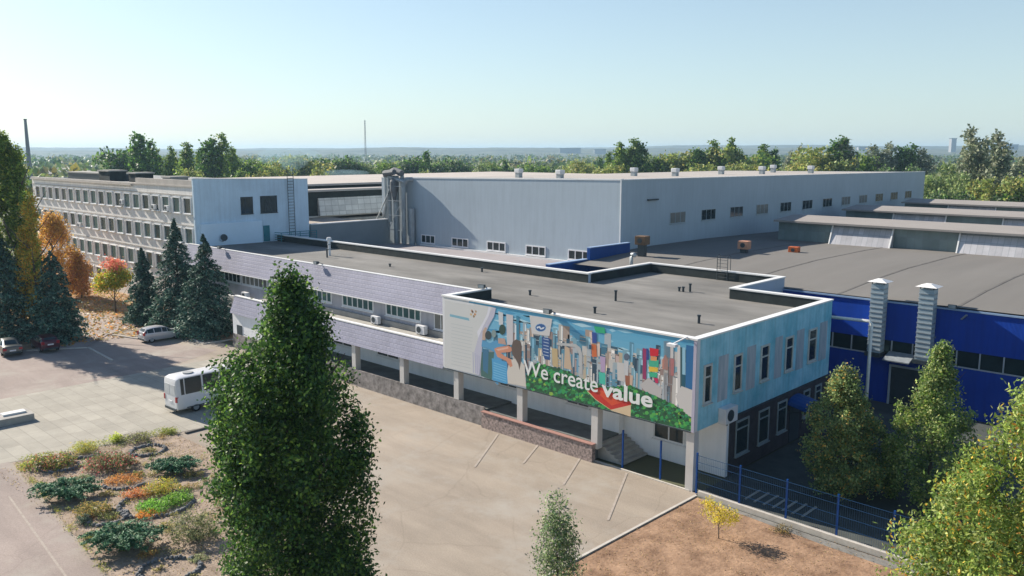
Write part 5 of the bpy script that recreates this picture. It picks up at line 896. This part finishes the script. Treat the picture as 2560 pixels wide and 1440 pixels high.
def ring(label, px, py, rx, ry, seed, a0=0, a1=6.283, n=None):
    q = random.Random(seed); c = onz(px, py, .03); b = MB(); n = n or int((a1 - a0) * (rx + ry) / 2 / .21); t_r = thing('stone_ring', label, 'stone ring', c, YAW, 'rings of stones in the flower bed')
    for k in range(n):
        a = a0 + (a1 - a0) * k / n; x, y = rx * math.cos(a) + q.uniform(-.05, .05), ry * math.sin(a) + q.uniform(-.05, .05); s_ = q.uniform(.10, .17); h_ = q.uniform(.10, .2); base = len(b.v)
        for zz, f_ in ((-.02, 1), (h_ * .6, .95), (h_, .5)):
            for j in range(6): t = j * 1.047 + q.random() * .4; b.v.append((x + math.cos(t) * s_ * f_ * q.uniform(.8, 1.1), y + math.sin(t) * s_ * f_ * q.uniform(.8, 1.1), zz))
        for l_ in range(2):
            for j in range(6): b.f.append((base + l_ * 6 + j, base + l_ * 6 + (j + 1) % 6, base + l_ * 6 + 6 + (j + 1) % 6, base + l_ * 6 + 6 + j)); b.m.append(0); b.c.append((1, 1, 1))
        b.f.append(tuple(base + 12 + j for j in range(6))); b.m.append(0); b.c.append((1, 1, 1))
    b.build('stones', M_rock, t_r)
ring('ring of stones at the upper right corner of the bed', 370, 1128, 1.0, 1.0, 1); ring('ring of stones around the mixed green shrub at the bed corner', 148, 1168, 1.15, .9, 2); ring('half ring of stones behind the red-tipped shrub', 210, 1136, .9, .8, 3, 3.2, 6.2)
ring('small ring of stones round the orange ground cover', 310, 1212, 1.1, .75, 4, 3.3, 6.6); ring('ring of stones between the two lower junipers', 268, 1296, .95, .95, 5); ring('wide ring of stones around the bright green plants', 390, 1262, 1.9, 1.7, 6); ring('large stone ring at the bottom edge beside the big tree', 424, 1426, 1.3, 1.2, 7)
plant('mixed_shrub', 'green and yellow leafy shrub inside the corner stone ring', 'shrub', 128, 1168, 2.3, .8, [(.10, .15, .04), (.25, .27, .06), (.30, .12, .08), (.05, .08, .04)], 1300, .12, 1)
plant('ornamental_grass', 'tuft of yellow-green grass at the back edge of the bed', 'plant', 212, 1130, 1.3, .7, [(.32, .33, .08), (.20, .26, .06), (.38, .30, .08)], 600, .16, 2, asp=.15)
plant('rose_shrub', 'green shrub with red flowering tips in the upper middle of the bed', 'shrub', 272, 1172, 2.6, .95, [(.10, .14, .05), (.18, .20, .10), (.38, .08, .09), (.05, .08, .04), (.30, .14, .12)], 1900, .11, 3, wts=[.3, .2, .2, .2, .1])
plant('yellow_green_plant', 'bright yellow-green tuft at the back edge beside the purple-brown shrub', 'plant', 292, 1104, .9, .6, [(.35, .38, .06), (.25, .30, .05)], 350, .11, 4)
plant('brown_heather', 'purple-brown low shrub at the upper corner of the bed', 'shrub', 340, 1104, 1.5, .6, [(.10, .10, .08), (.16, .13, .12), (.22, .24, .08)], 800, .09, 5)
plant('orange_groundcover', 'orange low ground cover in the middle of the bed', 'plant', 308, 1204, 1.9, .3, [(.44, .20, .06), (.36, .22, .09), (.30, .14, .06)], 900, .08, 6, flat=.3)
plant('orange_groundcover', 'rusty orange cushion plant at the left of the wide stone ring', 'plant', 340, 1240, 1.3, .35, [(.42, .13, .05), (.36, .20, .08)], 600, .08, 7)
plant('golden_shrub', 'rounded golden-green shrub at the back of the wide stone ring', 'shrub', 405, 1232, 1.7, .75, [(.30, .28, .05), (.17, .22, .04), (.36, .24, .06)], 1100, .09, 8)
plant('lettuce_green_plant', 'bright green leafy plant at the centre of the wide stone ring', 'plant', 385, 1275, 1.5, .45, [(.12, .28, .04), (.18, .34, .06), (.08, .18, .03)], 800, .10, 9)
plant('lettuce_green_plant', 'bright green leafy plant at the right of the wide stone ring', 'plant', 440, 1258, 1.4, .5, [(.12, .26, .04), (.20, .32, .06), (.08, .16, .03)], 700, .10, 10)
plant('orange_groundcover', 'small vivid orange plant low in the wide stone ring', 'plant', 368, 1292, 1.0, .3, [(.50, .18, .03), (.40, .22, .05)], 400, .08, 11)
plant('olive_shrub', 'olive and rust tinted shrub above the lower stone ring', 'shrub', 232, 1285, 1.6, .6, [(.20, .19, .06), (.30, .20, .07), (.12, .12, .05)], 800, .10, 12)
plant('dwarf_conifer', 'tiny dark conifer beside the lower stone ring', 'shrub', 208, 1310, .7, .55, [(.05, .08, .06), (.08, .11, .08)], 350, .07, 13)
plant('loose_shrub', 'loose grey-green shrub partly behind the big tree', 'shrub', 490, 1350, 2.1, 1.5, [(.12, .14, .07), (.20, .20, .10), (.07, .09, .05)], 1500, .10, 14)
plant('tan_tuft', 'small tan tuft in the right part of the bed', 'plant', 485, 1192, .9, .35, [(.28, .20, .08), (.22, .22, .08)], 260, .08, 15)
plant('tan_tuft', 'small tan and olive tuft below the other near the tree', 'plant', 478, 1222, .8, .3, [(.30, .22, .12), (.24, .2, .1)], 220, .08, 16)
plant('rust_tuft', 'small rust coloured tuft beside the bottom stone ring', 'plant', 366, 1392, .8, .3, [(.34, .18, .06), (.24, .2, .08)], 220, .08, 17)
plant('dry_tuft', 'dry straw tuft growing inside the bottom stone ring', 'plant', 400, 1425, .5, .2, [(.3, .26, .12), (.15, .14, .07)], 120, .07, 18)
plant('dark_weed', 'low dark weed clump beside the kerb on the dirt lot', 'plant', 1955, 1330, 1.0, .3, [(.06, .05, .035), (.14, .12, .06), (.28, .2, .06)], 300, .07, 19)
plant('clipped_bush', 'dark rounded bush low between the two right-hand trees', 'shrub', 2232, 1200, 2.6, 2.0, [(.03, .05, .03), (.06, .09, .04)], 900, .13, 20)
more = (('low silver-green tuft beside the corner stone ring', 205, 1200, .7, .3, [(.2, .24, .14), (.12, .15, .09)]), ('low red-brown tuft between the rose shrub and the upper ring', 330, 1160, .6, .25, [(.26, .14, .09), (.2, .18, .08)]), ('small green weed left of the left juniper', 105, 1215, .5, .2, [(.16, .2, .05)]),
        ('straw tuft right of the left juniper', 268, 1238, .6, .22, [(.34, .28, .12)]), ('grey-green tuft under the right juniper', 410, 1215, .6, .2, [(.2, .22, .1)]), ('dry tuft at the left rim of the lowest juniper', 222, 1345, .6, .22, [(.3, .26, .1), (.16, .18, .06)]), ('olive tuft inside the small ring between the junipers', 268, 1296, .8, .3, [(.22, .24, .08), (.12, .14, .05)]),
        ('weedy tuft inside the upper corner ring', 368, 1128, .7, .18, [(.28, .22, .12), (.16, .18, .08)]), ('dark green cushion at the back of the wide ring near the tree', 458, 1240, .9, .35, [(.08, .14, .04)]), ('yellow-green tuft at the left kerb of the bed', 70, 1165, .7, .3, [(.30, .32, .07)]), ('olive tuft below the wide stone ring', 415, 1320, .8, .25, [(.24, .22, .08)]), ('small grey tuft near the bottom ring', 500, 1400, .7, .3, [(.2, .22, .12)]), ('rust and green tuft right of the rose shrub', 345, 1190, .6, .3, [(.3, .16, .07), (.14, .2, .06)]))
for i, (l_, x_, y_, w_, h_, c_) in enumerate(more): plant('low_tuft', l_, 'plant', x_, y_, w_, h_, c_, 240, .08, 40 + i)
# edging grass (stuff)
def strip(name, pts, n, hgt, pal, seed, wd=.25, leaf=.13):
    rs = np.random.RandomState(seed); P = []
    for (x0, y0), (x1, y1) in zip(pts[:-1], pts[1:]):
        t = rs.rand(n, 1); P.append(np.concatenate([np.array([[x0, y0]]) + t * np.array([[x1 - x0, y1 - y0]]) + rs.normal(size=(n, 2)) * wd, rs.rand(n, 1) * hgt + .03], 1))
    P = np.concatenate(P); keep = (np.sin(P[:, 0] * 2.3 + seed) + np.sin(P[:, 1] * 1.7) + rs.rand(len(P)) * 1.4) > .2; P = P[keep]
    tag(leaf_mesh(name, P, rs.normal(size=P.shape), leaf, pick(rs, len(P), pal), M_leaf, .25, rs), 'fringe of yellow-green grass' if 'edg' in name else 'dry litter and weeds', 'grass', kind='stuff')
strip('edging_grass', [(-56.4, 14.7), (-47.5, 14.0), (-38.2, 13.2)], 900, .18, [(.26, .27, .05), (.18, .22, .05), (.34, .30, .08)], 3, .13, .13)
strip('edging_grass', [(-56.6, 15.0), (-56.2, 19.5), (-55.6, 23.6), (-54.8, 24.0)], 800, .3, [(.22, .26, .06), (.30, .28, .08), (.14, .18, .05)], 4, .22, .15)
rs = np.random.RandomState(77); n = 9000; P = np.stack([rs.uniform(-150, -88, n), rs.uniform(26, 44.8, n), rs.rand(n) * .10 + .06], 1)
tag(leaf_mesh('fallen_leaves', P, rs.normal(size=P.shape) * .5 + [0, 0, 1], .32, pick(rs, n, [(.44, .20, .06), (.34, .22, .10), (.20, .18, .07), (.42, .30, .13)]), M_leaf, .7, rs), 'orange fallen leaves over the dry grass', 'leaves', kind='stuff')
rs = np.random.RandomState(78); n = 14000; P = np.stack([rs.uniform(-23.4, -4, n), rs.uniform(18, 39.1, n), rs.rand(n) ** 2 * .10 + .02], 1); keep = (np.sin(P[:, 0] * 1.1) + np.sin(P[:, 1] * .9 + P[:, 0] * .6) + rs.normal(size=n)) > -.2; P = P[keep]
tag(leaf_mesh('dry_grass', P, rs.normal(size=P.shape), .10, pick(rs, len(P), [(.34, .22, .13), (.24, .15, .09), (.40, .30, .18), (.20, .17, .09)]), M_leaf, .3, rs), 'dead grass and litter over the dirt lot', 'grass', kind='stuff')
rs = np.random.RandomState(79); n = 7000; P = np.stack([rs.uniform(-56, -33, n), rs.uniform(13.4, 24, n), rs.rand(n) ** 2 * .08 + .04], 1)
tag(leaf_mesh('bed_litter', P, rs.normal(size=P.shape), .09, pick(rs, n, [(.36, .27, .18), (.18, .13, .09), (.24, .2, .08)]), M_leaf, .5, rs), 'small dry litter over the bed soil', 'litter', kind='stuff')
rs = np.random.RandomState(83); cc = np.stack([rs.uniform(-55.5, -35, 110), rs.uniform(14.4, 23.4, 110)], 1); cc = cc[(cc[:, 0] < -46) | (cc[:, 1] < 22.6)]; per = 70
P = np.repeat(cc, per, 0) + rs.normal(size=(len(cc) * per, 2)) * np.repeat(rs.uniform(.08, .30, len(cc)), per)[:, None]; P = np.concatenate([P, rs.rand(len(P), 1) * .16 + .04], 1)
tone = pick(rs, len(cc), [(.16, .18, .06), (.22, .16, .07), (.12, .16, .06), (.26, .24, .10), (.20, .11, .06)]); tag(leaf_mesh('bed_groundcover', P, rs.normal(size=P.shape), .10, np.repeat(tone, per, 0), M_leaf, .4, rs), 'patchy low ground cover between the shrubs of the bed', 'ground cover', kind='stuff')
# ---- background trees
GRP = 'trees beyond the factory'
def proto(kind, seed, pal, label):
    rs = np.random.RandomState(seed); t_ = thing({'p': 'poplar_tree', 'b': 'bushy_tree', 'r': 'round_tree'}[kind], label, 'tree', (0, 0, -500), 0, GRP)
    if kind == 'p': lobes = [(rs.normal() * .04, rs.normal() * .04, .93, .05, .05, .09), (.06, 0, .80, .075, .07, .14), (-.05, .03, .7, .09, .09, .18), (.04, -.04, .52, .12, .12, .22), (0, 0, .3, .12, .12, .2)]
    elif kind == 'b': lobes = [(rs.uniform(-.25, .25), rs.uniform(-.2, .2), rs.uniform(.5, .85), rs.uniform(.12, .24), rs.uniform(.12, .24), rs.uniform(.1, .2)) for _ in range(9)] + [(0, 0, .36, .34, .32, .30)]
    else: lobes = [(rs.uniform(-.2, .2), rs.uniform(-.2, .2), rs.uniform(.45, .8), rs.uniform(.15, .26), rs.uniform(.15, .26), rs.uniform(.14, .22)) for _ in range(7)] + [(0, 0, .45, .34, .34, .3)]
    n = 230 if kind == 'p' else 330
    P, o, ci = crown_points(rs, lobes, n, 12, .022 if kind == 'p' else .032, .5); N = o * .9 + rs.normal(size=P.shape)
    cols = pick(rs, len(P), pal) * (1 + .35 * rs.uniform(-1, 1, (ci.max() + 1, 1)))[ci]; leaf_mesh('crown', P, N, .036 if kind == 'p' else .046, np.clip(cols, 0, 1), M_leaf, .7, rs, t_)
    b = MB(); b.tube([(0, 0, 0), (0, 0, .8)], [.012, .004], 6); b.build('trunk', M_bark, t_); return t_
L_pg = 'green columnar poplar standing beyond the factory roofs'; L_pd = 'dark tall poplar standing beyond the factory roofs'; L_pgrey = 'greyish poplar in the hazy right distance'; L_bd = 'dark bushy tree in the wooded band beyond the roofs'; L_by = 'yellow-green bushy tree beyond the roofs'; L_bm = 'mid green rounded tree in the wooded band beyond the roofs'; L_bo = 'pale olive rounded tree beyond the far end of the warehouse'
PR = {'pg': proto('p', 1, G_mid, L_pg), 'pd': proto('p', 2, G_dark, L_pd), 'pn': proto('p', 9, G_grey, L_pgrey), 'bd': proto('b', 3, G_dark + G_grey[:2], L_bd), 'by': proto('b', 4, [(.17, .21, .06), (.23, .26, .07), (.12, .17, .05), (.28, .25, .08)], L_by), 'bm': proto('r', 5, G_mid, L_bm), 'bo': proto('r', 6, G_olive, L_bo), 'bm2': proto('b', 7, G_mid + G_dark[:2], L_bm)}
used = set()
def bt(kind, px, topy, dist, wf=1.0, seed=0, label=None):
    p = atd(px, topy, dist); q = random.Random(int(px * 7 + topy)); h = max(4, p.z); sx = h * wf * .78 * q.uniform(.9, 1.1) if kind[0] == 'p' else h * wf * q.uniform(.85, 1.25)
    src = PR[kind]
    if kind not in used: used.add(kind); src.location = (p.x, p.y, 0); src.scale = (sx, sx, h); src.rotation_euler.z = q.random() * 6; o = src
    else: o = dup(src, (p.x, p.y, 0), q.random() * 6, (sx, sx, h))
    if label: o['label'] = label; del o['group']
    return o
for a in (('bd', 303, 360, 250, .75), ('bd', 322, 352, 255, .6), ('pd', 348, 334, 240, 1.5), ('pd', 374, 352, 245, .9), ('bd', 290, 385, 260, .6), ('pg', 400, 378, 270, 1.0), ('pg', 422, 372, 270, 1.0), ('pg', 462, 363, 260, 1.5), ('pg', 443, 385, 275, 1.0), ('pg', 502, 380, 265, 1.0), ('pd', 523, 345, 250, 1.4), ('pg', 541, 343, 252, 1.2), ('pg', 572, 373, 265, 1.1), ('pg', 590, 379, 268, 1.0),
          ('bm', 612, 398, 260, .9), ('bm2', 640, 402, 260, .9), ('by', 665, 410, 255, .8), ('bm', 690, 383, 330, 1.0), ('bm2', 715, 390, 330, 1.0), ('bo', 742, 392, 335, .9), ('by', 770, 392, 330, .9), ('by', 800, 418, 250, .7), ('bo', 822, 395, 350, .9), ('bd', 850, 390, 360, .9), ('bd', 880, 400, 360, .9), ('bd', 905, 403, 370, .9), ('bm', 935, 408, 380, .9), ('by', 480, 420, 240, .8), ('bm', 455, 425, 240, .8), ('by', 380, 432, 235, .8), ('by', 345, 433, 235, .8),
          ('bo', 960, 405, 380, .9), ('bd', 1015, 386, 340, 1.1), ('bd', 1040, 384, 340, .9), ('pd', 1064, 378, 330, 1.3), ('by', 1075, 425, 280, .8), ('bd', 1125, 395, 350, 1.0), ('bd', 1150, 388, 350, 1.1), ('bo', 1105, 402, 340, .7), ('bd', 1180, 405, 360, .9), ('bd', 1210, 412, 370, .9), ('by', 1170, 428, 280, .8), ('bm', 1235, 402, 380, .9), ('pd', 1262, 398, 380, 1.2), ('bm2', 1290, 410, 380, .9), ('bd', 1320, 402, 380, 1.0), ('bm', 1350, 408, 370, .9), ('bd', 1380, 412, 380, .9), ('bd', 1410, 415, 390, .8), ('by', 1440, 415, 370, .8), ('by', 1470, 405, 370, .8), ('pd', 1500, 395, 350, 1.3),
          ('pg', 1530, 385, 300, 1.4), ('pg', 1552, 362, 290, 1.5), ('pg', 1575, 354, 290, 1.5), ('pd', 1598, 352, 290, 1.4), ('by', 1520, 415, 290, .9), ('by', 1560, 408, 285, .9), ('bo', 1630, 375, 310, 1.1), ('bm', 1655, 380, 310, 1.0), ('by', 1685, 378, 310, 1.0), ('by', 1710, 372, 310, 1.0), ('pd', 1745, 372, 300, 1.8), ('pg', 1770, 358, 300, 1.6), ('bm2', 1795, 365, 300, 1.0), ('by', 1820, 362, 300, 1.0), ('pg', 1838, 352, 300, 1.4), ('bm2', 1860, 368, 310, 1.0), ('bm', 1885, 375, 320, .9), ('pg', 1912, 366, 320, 1.6), ('pd', 1935, 372, 320, 1.2), ('by', 1740, 405, 270, .9), ('by', 1830, 403, 270, .9), ('by', 1900, 405, 270, .9),
          ('pn', 1975, 380, 360, 1.2), ('pn', 2000, 368, 360, 1.4), ('by', 1990, 398, 280, 1.0), ('by', 2030, 385, 280, 1.0), ('by', 2055, 362, 270, 1.0), ('by', 2085, 385, 265, 1.0), ('bo', 2110, 390, 265, 1.0), ('pd', 2100, 345, 270, 1.6), ('pn', 2118, 348, 270, 1.4), ('bm', 2140, 370, 280, .9), ('pd', 2150, 385, 280, 1.3), ('pn', 2190, 366, 300, 1.7), ('pn', 2222, 360, 300, 1.8), ('pd', 2252, 368, 300, 1.6), ('pd', 2278, 362, 300, 1.8), ('pn', 2312, 374, 300, 1.5), ('bm', 625, 388, 300, 1.0), ('bm2', 655, 384, 305, 1.0), ('by', 700, 400, 280, .9), ('bm', 730, 386, 310, 1.0), ('by', 762, 384, 310, 1.0), ('bd', 800, 386, 320, 1.1), ('bd', 835, 384, 320, 1.1), ('bm2', 868, 386, 325, 1.1), ('bd', 895, 392, 325, 1.0), ('bo', 925, 398, 330, 1.0), ('bm', 980, 396, 335, 1.0), ('bd', 1090, 396, 330, 1.0), ('bo', 1200, 398, 340, 1.0), ('bm2', 1340, 398, 340, 1.0), ('by', 1425, 402, 330, 1.0), ('by', 1455, 398, 320, 1.0), ('bd', 2170, 400, 290, .8), ('bd', 2235, 405, 290, .8), ('bd', 2295, 405, 290, .7)):
    bt(*a)
for a, l_ in ((('bo', 2370, 392, 200, .85), 'pale olive rounded tree at the far right end of the warehouse'), (('bo', 2345, 428, 185, .8), 'low olive tree touching the far end of the warehouse'), (('bo', 2425, 420, 190, .8), 'olive rounded tree below the tall grey poplars'), (('by', 2472, 440, 185, .8), 'yellowish bush tree right below the tall grey poplars'), (('by', 2552, 432, 180, .9), 'yellow-green tree cut by the right picture edge'),
              (('pn', 2432, 322, 210, 1.35), 'tallest grey poplar on the right, left of a pair'), (('pn', 2497, 334, 205, 1.5), 'wide grey poplar on the right, right of a pair'), (('pn', 2464, 350, 215, 1.1), 'grey poplar squeezed between the two tallest right poplars'), (('bd', 2400, 470, 180, .8), 'dark bushy tree low beyond the far hall roof'), (('bd', 2500, 465, 180, .9), 'dark bushy tree at the foot of the grey poplars'), (('bd', 2340, 470, 178, .6), 'small dark tree at the foot of the warehouse far corner'), (('pn', 2550, 395, 260, 1.9), 'pale grey tree at the far right edge')):
    bt(*a, label=l_)
# distant woods as stuff
def woods(name, n, d0, d1, size, seed, a_=44):
    rs = np.random.RandomState(seed); k = n; dist = d0 * (d1 / d0) ** rs.rand(k); an = np.radians(rs.uniform(-a_, a_, k)); dens = np.sin(dist / 90 + an * 9) + np.sin(an * 31 + dist / 300) + rs.normal(size=k) * .8; ok = dens > -.5; dist, an = dist[ok], an[ok]; k = len(dist)
    F2 = np.array(_F); R2 = np.array(_R); C = (np.cos(an)[:, None] * F2 + np.sin(an)[:, None] * R2) * dist[:, None]; hh = rs.uniform(5, 12, k) * (1 + (dist[:] > 900) * .2); per = 14
    P = np.repeat(C, per, 0); w_ = np.repeat(hh, per); P = P + rs.normal(size=P.shape) * (w_ * .28)[:, None]; P[:, 2] = rs.rand(len(P)) ** .7 * w_; tone = pick(rs, k, G_mid + G_dark + G_olive + G_yel[:2], None, .3)
    tag(leaf_mesh(name, P, rs.normal(size=P.shape), size, np.clip(np.repeat(tone, per, 0) * rs.uniform(.4, .8, (len(P), 1)), 0, 1), M_leaf, .8, rs), 'hazy woods spreading to the horizon', 'woods', kind='stuff')
woods('far_woods', 6700, 400, 3200, 4.2, 5)
# ================================================================ SMOKE
sb = bmesh.new()
for (px, py, d_, sx, sz) in ((712, 412, 290, 5, 4.5), (728, 400, 292, 6, 3.5), (690, 392, 294, 7, 3), (745, 388, 296, 8, 2.5), (862, 432, 300, 9, 1.2)):
    p = atd(px, py, d_); bmesh.ops.create_icosphere(sb, subdivisions=3, radius=1, matrix=Matrix.Translation(p) @ Matrix.Rotation(YAW, 4, 'Z') @ Matrix.Diagonal((sx, 4, sz, 1)))
sme = bpy.data.meshes.new('smoke'); sb.to_mesh(sme); sb.free(); smo = bpy.data.objects.new('smoke', sme); col.objects.link(smo); tag(smo, 'faint bluish smoke drifting over the trees behind the office block', 'smoke', kind='stuff')
sm_ = bpy.data.materials.new('smoke_air'); sm_.use_nodes = True; n_ = sm_.node_tree; n_.nodes.remove(n_.nodes['Principled BSDF']); vn = n_.nodes.new('ShaderNodeVolumePrincipled')
vn.inputs['Density'].default_value = 0.05; vn.inputs['Color'].default_value = (0.55, 0.85, 0.95, 1); n_.links.new(vn.outputs[0], n_.nodes['Material Output'].inputs['Volume']); sme.materials.append(sm_)
# ================================================================ HAZE
b = MB(); b.box(-6200, 6200, -150, 6200, -1.2, 66.0); hz = b.build('haze', []); tag(hz, 'thin blue haze thickening towards the horizon', 'haze', kind='stuff')
hm_ = bpy.data.materials.new('haze_air'); hm_.use_nodes = True; n_ = hm_.node_tree; n_.nodes.remove(n_.nodes['Principled BSDF']); vn = n_.nodes.new('ShaderNodeVolumePrincipled')
vn.inputs['Density'].default_value = 0.00016; vn.inputs['Color'].default_value = (0.50, 0.76, 1.0, 1); vn.inputs['Anisotropy'].default_value = 0.2
n_.links.new(vn.outputs[0], n_.nodes['Material Output'].inputs['Volume']); hz.data.materials.append(hm_)
